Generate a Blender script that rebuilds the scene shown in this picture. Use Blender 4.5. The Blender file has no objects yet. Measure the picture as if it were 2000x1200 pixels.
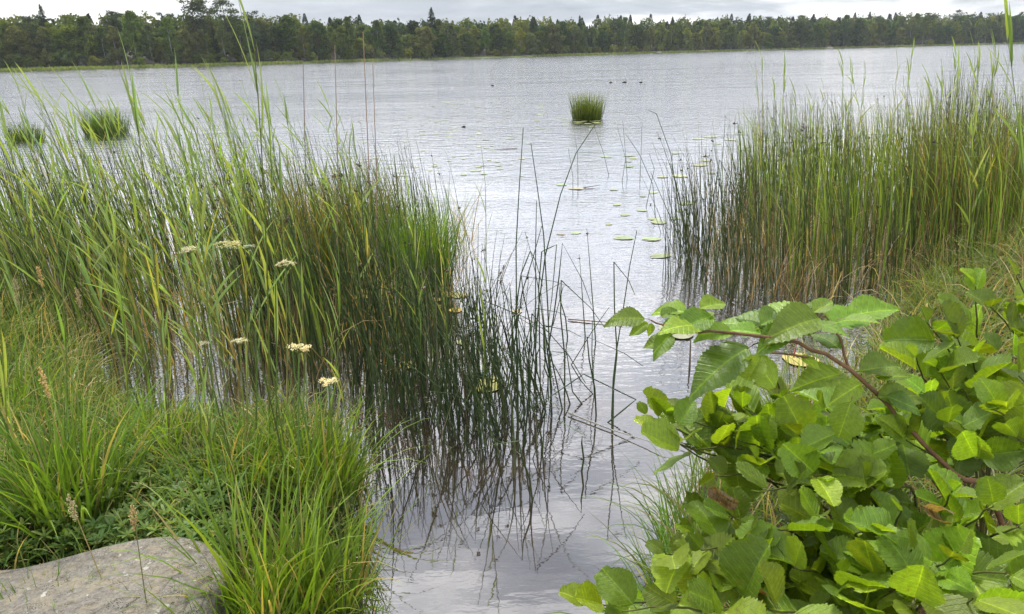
import bpy, math, random
import numpy as np
from mathutils import Vector, Matrix
random.seed(7); rng = np.random.default_rng(7)
C = bpy.context.scene.collection
R = math.radians
scn = bpy.context.scene

# ------------------------------------------------------------------ camera
F = 1450.0; CAMZ = 1.7; PITCH = R(18.95); ROLL = R(1.33)
cam_d = bpy.data.cameras.new('camera'); cam = bpy.data.objects.new('camera', cam_d); C.objects.link(cam)
cam_d.sensor_width = 36.0; cam_d.lens = F/2000*36.0; cam_d.clip_start = .05; cam_d.clip_end = 6000
CM = Matrix.Translation((0, 0, CAMZ)) @ Matrix.Rotation(R(90)-PITCH, 4, 'X') @ Matrix.Rotation(-ROLL, 4, 'Z')
cam.matrix_world = CM
scn.camera = cam
CR = np.array(CM.to_3x3()); CO = np.array([0, 0, CAMZ])
def ray(px, py):
    return CR @ np.array([(px-1000)/F, -(py-600)/F, -1.0])
def P(px, py, d):                                   # point seen at a pixel of the photograph, d metres deep
    return CO + ray(px, py)*d
def G(px, py, z=0.0):                               # where that sight line meets the level z
    r = ray(px, py)
    t = (z-CAMZ)/r[2]
    if t < 0: t = 500
    return CO + r*t

# ------------------------------------------------------------------ sky, sun, exposure
SUN_EL, SUN_AZ = R(58), R(-25)      # azimuth measured from +Y towards +X
w = bpy.data.worlds.new('World'); scn.world = w; w.use_nodes = True
nt = w.node_tree; nt.nodes.clear()
def N(nt, t, **k):
    n = nt.nodes.new(t)
    for a, b in k.items(): setattr(n, a, b)
    return n
def math_n(nt, op, a, b=None, clamp=False):
    n = N(nt, 'ShaderNodeMath', operation=op, use_clamp=clamp)
    for i, v in enumerate((a, b)):
        if v is None: continue
        if isinstance(v, (int, float)): n.inputs[i].default_value = v
        else: nt.links.new(v, n.inputs[i])
    return n.outputs[0]
def mixc(nt, f, a, b, mode='MIX'):
    n = N(nt, 'ShaderNodeMix', data_type='RGBA', blend_type=mode)
    for i, v in ((0, f), (6, a), (7, b)):
        if isinstance(v, (int, float)): n.inputs[i].default_value = v
        elif isinstance(v, tuple): n.inputs[i].default_value = (*v, 1)
        else: nt.links.new(v, n.inputs[i])
    return n.outputs[2]
def ramp(nt, f, stops, interp='LINEAR'):
    n = N(nt, 'ShaderNodeValToRGB'); cr = n.color_ramp; cr.interpolation = interp
    while len(cr.elements) < len(stops): cr.elements.new(.5)
    for e, (p, c) in zip(cr.elements, stops):
        e.position = p; e.color = (*c, 1) if isinstance(c, tuple) else (c, c, c, 1)
    nt.links.new(f, n.inputs[0]); return n.outputs[0]
def noise(nt, vec, scale, detail=4, rough=.55, out=0, dist=0.0):
    n = N(nt, 'ShaderNodeTexNoise'); n.inputs['Scale'].default_value = scale
    n.inputs['Detail'].default_value = detail; n.inputs['Roughness'].default_value = rough
    n.inputs['Distortion'].default_value = dist
    if vec is not None: nt.links.new(vec, n.inputs['Vector'])
    return n.outputs[out]
def mapping(nt, vec, scale=(1, 1, 1), loc=(0, 0, 0)):
    n = N(nt, 'ShaderNodeMapping'); n.inputs['Scale'].default_value = scale; n.inputs['Location'].default_value = loc
    nt.links.new(vec, n.inputs['Vector']); return n.outputs[0]
sky = N(nt, 'ShaderNodeTexSky', sky_type='NISHITA'); sky.sun_disc = False
sky.sun_elevation = SUN_EL; sky.sun_rotation = SUN_AZ
tc = N(nt, 'ShaderNodeTexCoord')
cm1 = mapping(nt, tc.outputs['Generated'], (1.6, 1.6, 8.5), (4, 3, 7.6))
n1 = noise(nt, cm1, 1.9, 9, .56, dist=.25)
cm2 = mapping(nt, tc.outputs['Generated'], (.8, .8, 4.2), (8.3, 4.1, 2.4))
n2 = noise(nt, cm2, 1.6, 4, .5)
cloud = ramp(nt, n1, [(.38, (2.7, 3.0, 3.6)), (.47, (3.9, 4.2, 4.7)), (.52, (6.2, 6.35, 6.7)), (.58, (10.2, 10.1, 10.0))])
cloud = mixc(nt, ramp(nt, n2, [(.45, 0.0), (.66, .4)]), cloud, (7.2, 7.3, 7.6))
sep = N(nt, 'ShaderNodeSeparateXYZ'); nt.links.new(tc.outputs['Generated'], sep.inputs[0])
el = ramp(nt, sep.outputs[2], [(0.0, .9), (.12, 1.0), (.36, 1.45), (1.0, 1.8)])
cloud = mixc(nt, 1.0, cloud, el, 'MULTIPLY')
out = mixc(nt, .9, sky.outputs[0], cloud)
bg = N(nt, 'ShaderNodeBackground'); bg.inputs[1].default_value = .1
nt.links.new(out, bg.inputs[0]); wo = N(nt, 'ShaderNodeOutputWorld'); nt.links.new(bg.outputs[0], wo.inputs[0])
sd = bpy.data.lights.new('sun', 'SUN'); sd.energy = 2.9; sd.angle = R(12); sd.color = (1, .96, .9)
sun = bpy.data.objects.new('sun', sd); C.objects.link(sun)
dv = Vector((math.sin(SUN_AZ)*math.cos(SUN_EL), math.cos(SUN_AZ)*math.cos(SUN_EL), math.sin(SUN_EL)))
sun.rotation_euler = dv.to_track_quat('Z', 'Y').to_euler()
vs = scn.view_settings; vs.view_transform = 'Standard'; vs.look = 'None'; vs.exposure = .78; vs.gamma = 1
vs.use_curve_mapping = False
scn.render.engine = 'CYCLES'
scn.cycles.max_bounces = 8; scn.cycles.transparent_max_bounces = 8

# ------------------------------------------------------------------ helpers: tagging, meshes
def tag(o, label=None, cat=None, group=None, kind=None):
    for k, v in (('label', label), ('category', cat), ('group', group), ('kind', kind)):
        if v: o[k] = v
    return o
def link(o, parent=None):
    C.objects.link(o)
    if parent is not None: o.parent = parent
    return o
def new(name, mesh, parent=None, loc=None, rz=None, scale=None):
    o = bpy.data.objects.new(name, mesh); link(o, parent)
    if loc is not None: o.location = loc
    if rz is not None: o.rotation_euler = (0, 0, rz)
    if scale is not None: o.scale = (scale,)*3 if isinstance(scale, (int, float)) else scale
    return o
def lerp(a, b, t): return a+(b-a)*t
class Geo:
    """collects quads with vertex colours, builds one mesh"""
    def __init__(s): s.V = []; s.F = []; s.C = []; s.M = []; s.n = 0; s.UV = []
    def add(s, V, Fq, Cc, mi=0, uv=None):
        V = np.asarray(V, float).reshape(-1, 3); Fq = np.asarray(Fq, int).reshape(-1, 4)
        Cc = np.broadcast_to(np.asarray(Cc, float), (len(V), 3)) if np.ndim(Cc) == 1 else np.asarray(Cc, float).reshape(-1, 3)
        s.V.append(V); s.F.append(Fq+s.n); s.C.append(Cc); s.M.append(np.full(len(Fq), mi)); s.n += len(V)
        s.UV.append(np.zeros((len(V), 2)) if uv is None else uv)
        return s
    def mesh(s, name, mats, smooth=True):
        V = np.concatenate(s.V); Q = np.concatenate(s.F); Cc = np.concatenate(s.C); M = np.concatenate(s.M); U = np.concatenate(s.UV)
        me = bpy.data.meshes.new(name)
        me.vertices.add(len(V)); me.vertices.foreach_set('co', V.ravel())
        me.loops.add(len(Q)*4); me.loops.foreach_set('vertex_index', Q.ravel().astype(np.int32))
        me.polygons.add(len(Q)); me.polygons.foreach_set('loop_start', np.arange(len(Q), dtype=np.int32)*4)
        me.polygons.foreach_set('loop_total', np.full(len(Q), 4, dtype=np.int32))
        me.polygons.foreach_set('material_index', M.astype(np.int32))
        me.polygons.foreach_set('use_smooth', np.full(len(Q), smooth))
        a = me.color_attributes.new('Col', 'FLOAT_COLOR', 'POINT')
        a.data.foreach_set('color', np.concatenate([Cc, np.ones((len(V), 1))], 1).ravel())
        uvl = me.uv_layers.new(name='UVMap'); uvl.data.foreach_set('uv', U[Q.ravel()].ravel())
        for m in (mats if isinstance(mats, (list, tuple)) else [mats]): me.materials.append(m)
        me.update(); me.validate(); return me
def arr(x, n): return np.broadcast_to(np.asarray(x, float), (n,)) if np.ndim(x) == 0 else np.asarray(x, float)
def spines(base, az, L, lean, bend, S, p=1.5):
    base = np.asarray(base, float); n = len(base)
    az, L, lean, bend = (arr(a, n) for a in (az, L, lean, bend))
    t = (np.arange(S)+.5)/S
    th = lean[:, None]+bend[:, None]*t[None]**p
    st = (L/S)[:, None]
    d = np.stack([np.sin(th)*np.cos(az)[:, None], np.sin(th)*np.sin(az)[:, None], np.cos(th)], 2)*st[:, :, None]
    return np.concatenate([base[:, None], base[:, None]+np.cumsum(d, 1)], 1)
def frames(Pt, az, phi):
    T = np.gradient(Pt, axis=1); T /= np.linalg.norm(T, axis=2, keepdims=True)+1e-9
    pr = np.stack([-np.sin(az), np.cos(az), 0*az], 1)[:, None]+0*T
    nr = np.cross(T, pr); nr /= np.linalg.norm(nr, axis=2, keepdims=True)+1e-9
    c, s = np.cos(phi)[:, None, None], np.sin(phi)[:, None, None]
    return pr*c+nr*s, -pr*s+nr*c
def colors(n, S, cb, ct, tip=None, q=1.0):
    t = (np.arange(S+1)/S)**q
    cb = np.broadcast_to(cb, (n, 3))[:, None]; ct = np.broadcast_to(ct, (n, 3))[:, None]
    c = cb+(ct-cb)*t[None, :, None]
    if tip is not None:
        k = np.clip((t-.72)/.28, 0, 1)[None, :, None]; tip = np.broadcast_to(tip, (n, 3))[:, None]
        c = c+(tip-c)*k
    return c
def grid_faces(n, S, K, closed):
    i = np.arange(n)[:, None, None]*(S+1)*K; s = np.arange(S)[None, :, None]*K
    k = np.arange(K if closed else K-1)[None, None]; k2 = (k+1) % K
    a = i+s+k; b = i+s+k2; c = i+s+K+k2; d = i+s+K+k
    return np.stack([a, b, c, d], 3).reshape(-1, 4)
def ribbons(g, base, az, L, lean, bend, width, cb, ct, S=4, p=1.5, phi=0.0, fold=0.0, prof=None, tip=None, twist=0.0, q=1., mi=0):
    n = len(base); az = arr(az, n); phi = arr(phi, n); width = arr(width, n)
    Pt = spines(base, az, L, lean, bend, S, p)
    sd_, nr = frames(Pt, az, phi)
    t = np.arange(S+1)/S
    if np.any(twist):
        tw = arr(twist, n)[:, None]*t[None]; c, s = np.cos(tw)[..., None], np.sin(tw)[..., None]
        sd_, nr = sd_*c+nr*s, nr*c-sd_*s
    if prof is None: prof = np.clip(1.02-t**2.2, .04, 1)*np.clip(.55+t*2.5, 0, 1)
    W = (width[:, None]*prof[None]/2)[:, :, None]
    if fold:
        V = np.stack([Pt-sd_*W+nr*W*fold, Pt, Pt+sd_*W+nr*W*fold], 2); K = 3
    else:
        V = np.stack([Pt-sd_*W, Pt+sd_*W], 2); K = 2
    c = np.repeat(colors(n, S, cb, ct, tip, q)[:, :, None], K, 2)
    g.add(V, grid_faces(n, S, K, False), c, mi); return Pt
def tubes(g, base, az, L, lean, bend, r, cb, ct, S=5, K=3, p=1.5, taper=.25, tip=None, q=1., mi=0):
    n = len(base); az = arr(az, n)
    Pt = spines(base, az, L, lean, bend, S, p); tubes_path(g, Pt, az, arr(r, n), cb, ct, K, taper, tip, q, mi); return Pt
def tubes_path(g, Pt, az, r, cb, ct, K=3, taper=.25, tip=None, q=1., mi=0):
    n, S1, _ = Pt.shape; S = S1-1
    sd_, nr = frames(Pt, az, np.zeros(n)); t = np.arange(S1)/S
    rr = r[:, None]*(1-(1-taper)*t[None]**1.3)
    V = np.stack([Pt+(sd_*math.cos(a)+nr*math.sin(a))*rr[:, :, None] for a in np.arange(K)*2*math.pi/K], 2)
    g.add(V, grid_faces(n, S, K, True), np.repeat(colors(n, S, cb, ct, tip, q)[:, :, None], K, 2), mi)
def blobs(g, ctr, size, col, k=5, mi=0):
    """small irregular flakes round each centre"""
    ctr = np.repeat(np.asarray(ctr), k, 0); n = len(ctr); size = np.repeat(arr(size, n//k), k)
    c = ctr+rng.normal(0, .5, (n, 3))*size[:, None]
    a = rng.normal(0, 1, (n, 3)); a /= np.linalg.norm(a, axis=1, keepdims=True)
    b = np.cross(a, rng.normal(0, 1, (n, 3))); b /= np.linalg.norm(b, axis=1, keepdims=True)
    s = size[:, None]*.5
    V = np.stack([c-a*s-b*s*.6, c+a*s-b*s*.6, c+a*s+b*s*.6, c-a*s+b*s*.6], 1)
    cc = np.asarray(col)[None]*rng.uniform(.7, 1.3, (n, 1)); cc = np.repeat(cc[:, None], 4, 1)
    g.add(V, np.arange(n*4).reshape(-1, 4), cc, mi)
def vary(col, n, amt=.18, hue=.06):
    c = np.asarray(col)[None]*rng.uniform(1-amt, 1+amt, (n, 1))
    c = c*(1+rng.normal(0, hue, (n, 3))); return np.clip(c, .002, 1)
def pick(cols, wts, n):
    i = rng.choice(len(cols), n, p=np.array(wts)/sum(wts)); return np.array(cols)[i]

# ------------------------------------------------------------------ materials
def leafmat(name, trans=.35, rough=.5, spec=.3, bump=0.0, rnd=.25, tint=(1, 1, 1), veins=False):
    m = bpy.data.materials.new(name); m.use_nodes = True; t = m.node_tree; t.nodes.clear()
    at = N(t, 'ShaderNodeAttribute', attribute_name='Col'); oi = N(t, 'ShaderNodeObjectInfo')
    geo = N(t, 'ShaderNodeNewGeometry')
    col = mixc(t, 1.0, at.outputs[0], tint, 'MULTIPLY')
    lo = ramp(t, oi.outputs['Random'], [(0, 1-rnd), (.5, 1.0), (1, 1+rnd)])
    col = mixc(t, 1.0, col, lo, 'MULTIPLY')
    r2 = math_n(t, 'FRACT', math_n(t, 'MULTIPLY', oi.outputs['Random'], 7.31))
    warm = ramp(t, r2, [(0, (.88, 1, .95)), (.5, (1, 1, 1)), (1, (1.22, 1.05, .8))])
    col = mixc(t, 1.0, col, warm, 'MULTIPLY')
    tco = N(t, 'ShaderNodeTexCoord')
    nz = noise(t, tco.outputs['Object'], 9 if veins else 6, 4, .6)
    col = mixc(t, 1.0, col, ramp(t, nz, [(.3, .8), (.7, 1.18)]), 'MULTIPLY')
    pb = N(t, 'ShaderNodeBsdfPrincipled'); pb.inputs['Roughness'].default_value = rough
    pb.inputs['Specular IOR Level'].default_value = spec
    nrm = None
    if veins:
        uv = N(t, 'ShaderNodeUVMap'); sx = N(t, 'ShaderNodeSeparateXYZ'); t.links.new(uv.outputs[0], sx.inputs[0])
        # uv: x = signed distance from midrib, y = along the leaf
        ax = math_n(t, 'ABSOLUTE', sx.outputs[0])
        ph = math_n(t, 'SUBTRACT', sx.outputs[1], math_n(t, 'MULTIPLY', ax, .62))
        sn = math_n(t, 'SINE', math_n(t, 'MULTIPLY', ph, 2*math.pi*9))
        line = math_n(t, 'POWER', math_n(t, 'MAXIMUM', sn, 0.0), 14)
        mid = math_n(t, 'LESS_THAN', ax, .012)
        vv = math_n(t, 'MAXIMUM', math_n(t, 'MULTIPLY', line, .55), mid)
        col = mixc(t, math_n(t, 'MULTIPLY', vv, .7), col, mixc(t, 1.0, col, (1.9, 1.7, 1.5), 'MULTIPLY'))
        fine = noise(t, uv.outputs[0], 38, 3, .6)
        # fungus / age spots
        sp = noise(t, tco.outputs['Object'], 7, 5, .7)
        col = mixc(t, ramp(t, sp, [(.64, 0.0), (.70, .75)]), col, (.17, .11, .035))
        h = math_n(t, 'ADD', math_n(t, 'MULTIPLY', vv, -1.0), math_n(t, 'MULTIPLY', fine, .9))
        bp = N(t, 'ShaderNodeBump'); bp.inputs['Strength'].default_value = .8; bp.inputs['Distance'].default_value = .0012
        t.links.new(h, bp.inputs['Height']); nrm = bp.outputs[0]; t.links.new(nrm, pb.inputs['Normal'])
    t.links.new(col, pb.inputs['Base Color'])
    tr = N(t, 'ShaderNodeBsdfTranslucent')
    t.links.new(mixc(t, 1.0, col, (1.75, 1.6, .55), 'MULTIPLY'), tr.inputs[0])
    mx = N(t, 'ShaderNodeMixShader'); mx.inputs[0].default_value = trans
    t.links.new(pb.outputs[0], mx.inputs[1]); t.links.new(tr.outputs[0], mx.inputs[2])
    o = N(t, 'ShaderNodeOutputMaterial'); t.links.new(mx.outputs[0], o.inputs[0]); return m
M_grass = leafmat('grass_blade', .38, .5, .3)
M_reed = leafmat('reed_leaf', .35, .42, .4)
M_rush = leafmat('rush_stem', .12, .45, .4)
M_alder = leafmat('alder_leaf', .40, .36, .5, rnd=.42, veins=True)
M_far = leafmat('far_foliage', .3, .75, .12, rnd=.28)
M_pad = leafmat('lily_pad', .0, .3, .5, rnd=.2)
M_flower = leafmat('flower', .25, .7, .1, rnd=.1)
def solid(name, c1, c2, scale, rough=.8, bump=.3, dist=.01, detail=8, extra=None):
    m = bpy.data.materials.new(name); m.use_nodes = True; t = m.node_tree; pb = t.nodes['Principled BSDF']
    tco = N(t, 'ShaderNodeTexCoord'); nz = noise(t, mapping(t, tco.outputs['Object'], (2.8, 1.25, 1.0)) if extra else tco.outputs['Object'], scale, detail, .65)
    col = ramp(t, nz, [(.32, c1), (.68, c2)])
    if extra: col = extra(t, tco, col)
    t.links.new(col, pb.inputs['Base Color']); pb.inputs['Roughness'].default_value = rough
    pb.inputs['Specular IOR Level'].default_value = .2
    bp = N(t, 'ShaderNodeBump'); bp.inputs['Strength'].default_value = bump; bp.inputs['Distance'].default_value = dist
    t.links.new(nz, bp.inputs['Height']); t.links.new(bp.outputs[0], pb.inputs['Normal']); return m
M_soil = solid('soil', (.012, .010, .006), (.04, .032, .018), 9, .9, .8, .02)
M_far_ground = solid('far_ground', (.05, .075, .02), (.14, .17, .05), .08, .9)
M_bark = solid('bark', (.05, .04, .032), (.13, .11, .09), 3, .9)
M_birch = solid('birch_bark', (.14, .13, .11), (.38, .36, .33), 2, .8)
M_twig = solid('twig_bark', (.09, .05, .028), (.24, .13, .07), 30, .5, .3, .001)
M_twig_g = solid('green_twig', (.06, .08, .02), (.13, .12, .04), 40, .5, .3, .001)
def rock_extra(t, tco, col):
    ob = mapping(t, tco.outputs['Object'], (2.8, 1.25, 1.0))
    gr = noise(t, ob, 24, 8, .75); col = mixc(t, 1.0, col, ramp(t, gr, [(.3, .55), (.7, 1.35)]), 'MULTIPLY')
    big = noise(t, ob, 5, 5, .6); col = mixc(t, ramp(t, big, [(.48, 0.0), (.62, .6)]), col, (.33, .28, .19))
    dk = noise(t, ob, 11, 8, .7); col = mixc(t, ramp(t, dk, [(.54, 0.0), (.66, .75)]), col, (.11, .09, .06))
    v = N(t, 'ShaderNodeTexVoronoi'); v.inputs['Scale'].default_value = 48; t.links.new(ob, v.inputs[0])
    sp = math_n(t, 'MULTIPLY', math_n(t, 'LESS_THAN', v.outputs[0], .30), ramp(t, noise(t, ob, 6, 3), [(.50, 0.0), (.60, .9)]))
    col = mixc(t, sp, col, (.02, .018, .015))
    wh = noise(t, mapping(t, ob, (1, 1, 1), (5, 2, 1)), 7, 3, .5)
    return mixc(t, ramp(t, wh, [(.67, 0.0), (.69, .8)]), col, (.50, .48, .43))
M_rock = solid('lichened_rock', (.19, .175, .15), (.30, .275, .235), 9, .9, 1.0, .03, extra=rock_extra)

# ------------------------------------------------------------------ thin summer haze over the lake
hm = bpy.data.materials.new('haze'); hm.use_nodes = True; t_ = hm.node_tree; t_.nodes.clear()
pv = N(t_, 'ShaderNodeVolumePrincipled'); pv.inputs['Color'].default_value = (.82, .88, 1, 1); pv.inputs['Density'].default_value = .00016
t_.links.new(pv.outputs[0], N(t_, 'ShaderNodeOutputMaterial').inputs['Volume'])
hg = Geo(); hx, hy0, hy1, hz0, hz1 = 1700, -90, 2400, -1.8, 42
hg.add([(-hx, hy0, hz0), (hx, hy0, hz0), (hx, hy1, hz0), (-hx, hy1, hz0), (-hx, hy0, hz1), (hx, hy0, hz1), (hx, hy1, hz1), (-hx, hy1, hz1)], [(3, 2, 1, 0), (4, 5, 6, 7), (0, 1, 5, 4), (1, 2, 6, 5), (2, 3, 7, 6), (3, 0, 4, 7)], (1, 1, 1))
tag(new('haze', hg.mesh('haze', hm, False)), 'thin pale haze over the lake and the far wood', 'haze', kind='stuff')
# ------------------------------------------------------------------ water
def water_mat():
    m = bpy.data.materials.new('lake_water'); m.use_nodes = True; t = m.node_tree; t.nodes.clear()
    geo = N(t, 'ShaderNodeNewGeometry'); pos = geo.outputs['Position']
    sx = N(t, 'ShaderNodeSeparateXYZ'); t.links.new(pos, sx.inputs[0]); y = sx.outputs[1]
    def mr(v, a, b, c, d):
        n = N(t, 'ShaderNodeMapRange'); t.links.new(v, n.inputs[0])
        for i, q in enumerate((a, b, c, d)): n.inputs[i+1].default_value = q
        return n.outputs[0]
    fine = noise(t, mapping(t, pos, (4, 11, 1)), 1.6, 3, .5)         # ripples lying across the view
    mid = noise(t, mapping(t, pos, (1.7, 3.4, 1), (4, 2, 0)), 1.3, 5, .6)
    swell = noise(t, mapping(t, pos, (.5, 1.0, 1), (9, 5, 0)), 1.2, 5, .62)
    gust = ramp(t, noise(t, mapping(t, pos, (.05, .16, 1), (2, 2, 0)), 1.0, 3), [(.35, .45), (.65, 1.25)])
    a_f = math_n(t, 'MULTIPLY', mr(y, 2.6, 5.5, .0004, .008), ramp(t, noise(t, mapping(t, pos, (.3, .9, 1)), 1, 2), [(.35, .5), (.65, 1.3)]))
    a_m = math_n(t, 'MULTIPLY', mr(y, 5, 18, .001, .04), gust)
    a_s = math_n(t, 'MULTIPLY', mr(y, 12, 60, 0.0, .10), gust)
    h = math_n(t, 'ADD', math_n(t, 'MULTIPLY', fine, a_f), math_n(t, 'ADD', math_n(t, 'MULTIPLY', mid, a_m), math_n(t, 'MULTIPLY', swell, a_s)))
    bp = N(t, 'ShaderNodeBump'); bp.inputs['Strength'].default_value = 1; bp.inputs['Distance'].default_value = 1.0
    t.links.new(h, bp.inputs['Height'])
    gl = N(t, 'ShaderNodeBsdfGlossy'); t.links.new(mr(y, 8, 120, .025, .09), gl.inputs['Roughness'])
    gl.inputs[0].default_value = (.98, .98, 1.0, 1)
    t.links.new(bp.outputs[0], gl.inputs['Normal'])
    df = N(t, 'ShaderNodeBsdfDiffuse')
    bed = noise(t, mapping(t, pos, (1.2, 1.2, 1)), 1.4, 5, .6)
    t.links.new(ramp(t, bed, [(.35, (.012, .009, .006)), (.58, (.030, .021, .013)), (.70, (.075, .045, .026))]), df.inputs[0])
    fr = N(t, 'ShaderNodeFresnel'); fr.inputs[0].default_value = 2.1; t.links.new(bp.outputs[0], fr.inputs['Normal'])
    mx = N(t, 'ShaderNodeMixShader'); t.links.new(mr(fr.outputs[0], .10, .42, .12, .95), mx.inputs[0])
    t.links.new(df.outputs[0], mx.inputs[1]); t.links.new(gl.outputs[0], mx.inputs[2])
    o = N(t, 'ShaderNodeOutputMaterial'); t.links.new(mx.outputs[0], o.inputs[0]); return m
g = Geo()
xs = [-1500, -60, -8, 8, 60, 1500]; ys = [-60, 0, 10, 60, 300, 2200]
V = [(x, y, 0) for y in ys for x in xs]
Fq = [(j*6+i, j*6+i+1, j*6+i+7, j*6+i+6) for j in range(5) for i in range(5)]
g.add(V, Fq, (0, 0, 0)); tag(new('water', g.mesh('water', water_mat())), kind='structure')

# ------------------------------------------------------------------ the near bank: land round a narrow inlet
left_px = [(735, 1420), (712, 1200), (690, 1050), (690, 940), (650, 870), (540, 840), (430, 835), (300, 830), (205, 770), (120, 690), (0, 640), (-300, 590), (-900, 570)]
right_px = [(1285, 1420), (1318, 1200), (1345, 1080), (1365, 960), (1420, 880), (1520, 830), (1620, 790), (1690, 720), (1750, 640), (1830, 560), (1940, 500), (2150, 470), (2700, 450)]
Lw = [G(*p)[:2] for p in left_px]; Rw = [G(*p)[:2] for p in right_px]
poly = [np.array(p) for p in ([(-30, -8), (30, -8), tuple(Rw[-1]+np.array([20, 0]))] + [tuple(p) for p in Rw[::-1]] + [(Rw[0][0]-.15, 1.35), (Lw[0][0]+.12, 1.35)] + [tuple(p) for p in Lw] + [tuple(Lw[-1]+np.array([-20, 0]))])]
def sdf(X, Y):
    X = np.asarray(X, float); Y = np.asarray(Y, float)
    d = np.full(X.shape, 1e9); ins = np.zeros(X.shape, bool)
    for i in range(len(poly)):
        a, b = poly[i], poly[(i+1) % len(poly)]
        ex, ey = b-a; t = np.clip(((X-a[0])*ex+(Y-a[1])*ey)/(ex*ex+ey*ey+1e-12), 0, 1)
        d = np.minimum(d, np.hypot(X-a[0]-ex*t, Y-a[1]-ey*t))
        c = ((a[1] > Y) != (b[1] > Y)) & (X < (b[0]-a[0])*(Y-a[1])/(b[1]-a[1]+1e-12)+a[0]); ins ^= c
    return np.where(ins, d, -d)
def bank_z(X, Y):
    s = sdf(X, Y)
    z = np.where(s > 0, .26*(1-np.exp(-s/.35))+.03*np.minimum(s, 2), np.maximum(s*.7, -.6))
    return z + .025*np.sin(X*9+Y*4)*np.sin(Y*7-X*3)*(s > 0)
nx, ny = 230, 230
gx = np.concatenate([np.linspace(-14, -3.2, 30), np.linspace(-3.1, 4.2, 170), np.linspace(4.4, 16, 30)]); gy = np.concatenate([np.linspace(-6, .8, 20), np.linspace(.85, 7.5, 180), np.linspace(7.7, 14, 30)])
X, Y = np.meshgrid(gx, gy); Z = bank_z(X, Y)
g = Geo(); i = np.arange(ny-1)[:, None]*nx+np.arange(nx-1)[None]
g.add(np.stack([X, Y, Z], 2), np.stack([i, i+1, i+nx+1, i+nx], 2), (0, 0, 0))
tag(new('bank', g.mesh('bank', M_soil)), kind='structure')

# ------------------------------------------------------------------ the far shore
SH = [(-500, 165), (-200, 175), (0, 185), (500, 215), (1000, 270), (1500, 350), (2000, 420), (2250, 450), (2600, 480)]
def shore_xy(px, extra=0.0):
    d = np.interp(px, [a for a, _ in SH], [b for _, b in SH])+extra
    az = math.atan((px-1000)/F*math.cos(0)*.945)       # level bearing of that picture column near the horizon
    return np.array([d*math.tan(az), d])
g = Geo(); cols = np.linspace(-500, 2600, 90); offs = [-3, 0, 2.5, 5, 16, 40, 120, 400, 1500]; zz = [-.4, .05, .25, .5, .8, 1.6, 4, 8, 10]
V = []
for k, (o, z) in enumerate(zip(offs, zz)):
    for j, c in enumerate(cols):
        wob = 1.2*math.sin(c*.031)+.8*math.sin(c*.083+1)
        p = shore_xy(c, o+(wob if k < 4 else 0)); V.append((p[0], p[1], z))
n = len(cols); Fq = [(k*n+j, k*n+j+1, (k+1)*n+j+1, (k+1)*n+j) for k in range(3) for j in range(n-1)]
g.add(V, Fq, (0, 0, 0)); tag(new('far_shore', g.mesh('far_shore', M_far_ground)), kind='structure')
g = Geo(); Fq = [(k*n+j, k*n+j+1, (k+1)*n+j+1, (k+1)*n+j) for k in range(3, len(offs)-1) for j in range(n-1)]
g.add(V, Fq, (0, 0, 0)); tag(new('forest_floor', g.mesh('forest_floor', M_soil)), kind='structure')
def land_z(o): return float(np.interp(o, offs, zz))
# reedy fringe in front of the wood
g = Geo(); n = 26000
cc = rng.uniform(-450, 2500, n); oo = rng.uniform(-1.5, 8, n)
B = np.array([[*shore_xy(c, o+1.2*math.sin(c*.031)+.8*math.sin(c*.083+1)), 0] for c, o in zip(cc, oo)])
mask = (np.sin(cc*.011)+np.sin(cc*.027+2)*.6+rng.normal(0, .5, n)+np.where((cc > 600) & (cc < 1050), -1.2, .4)) > -.5
B = B[mask]; n = len(B)
ribbons(g, B, rng.uniform(0, 6.28, n), rng.uniform(.3, .9, n), rng.uniform(0, .3, n), .2, rng.uniform(.25, .6, n), vary((.10, .13, .035), n), vary((.20, .24, .07), n), S=2)
tag(new('shore_reeds', g.mesh('shore_reeds', M_far)), 'pale green fringe of reeds and grass along the far shore below the wood', 'reeds', kind='stuff')

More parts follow.
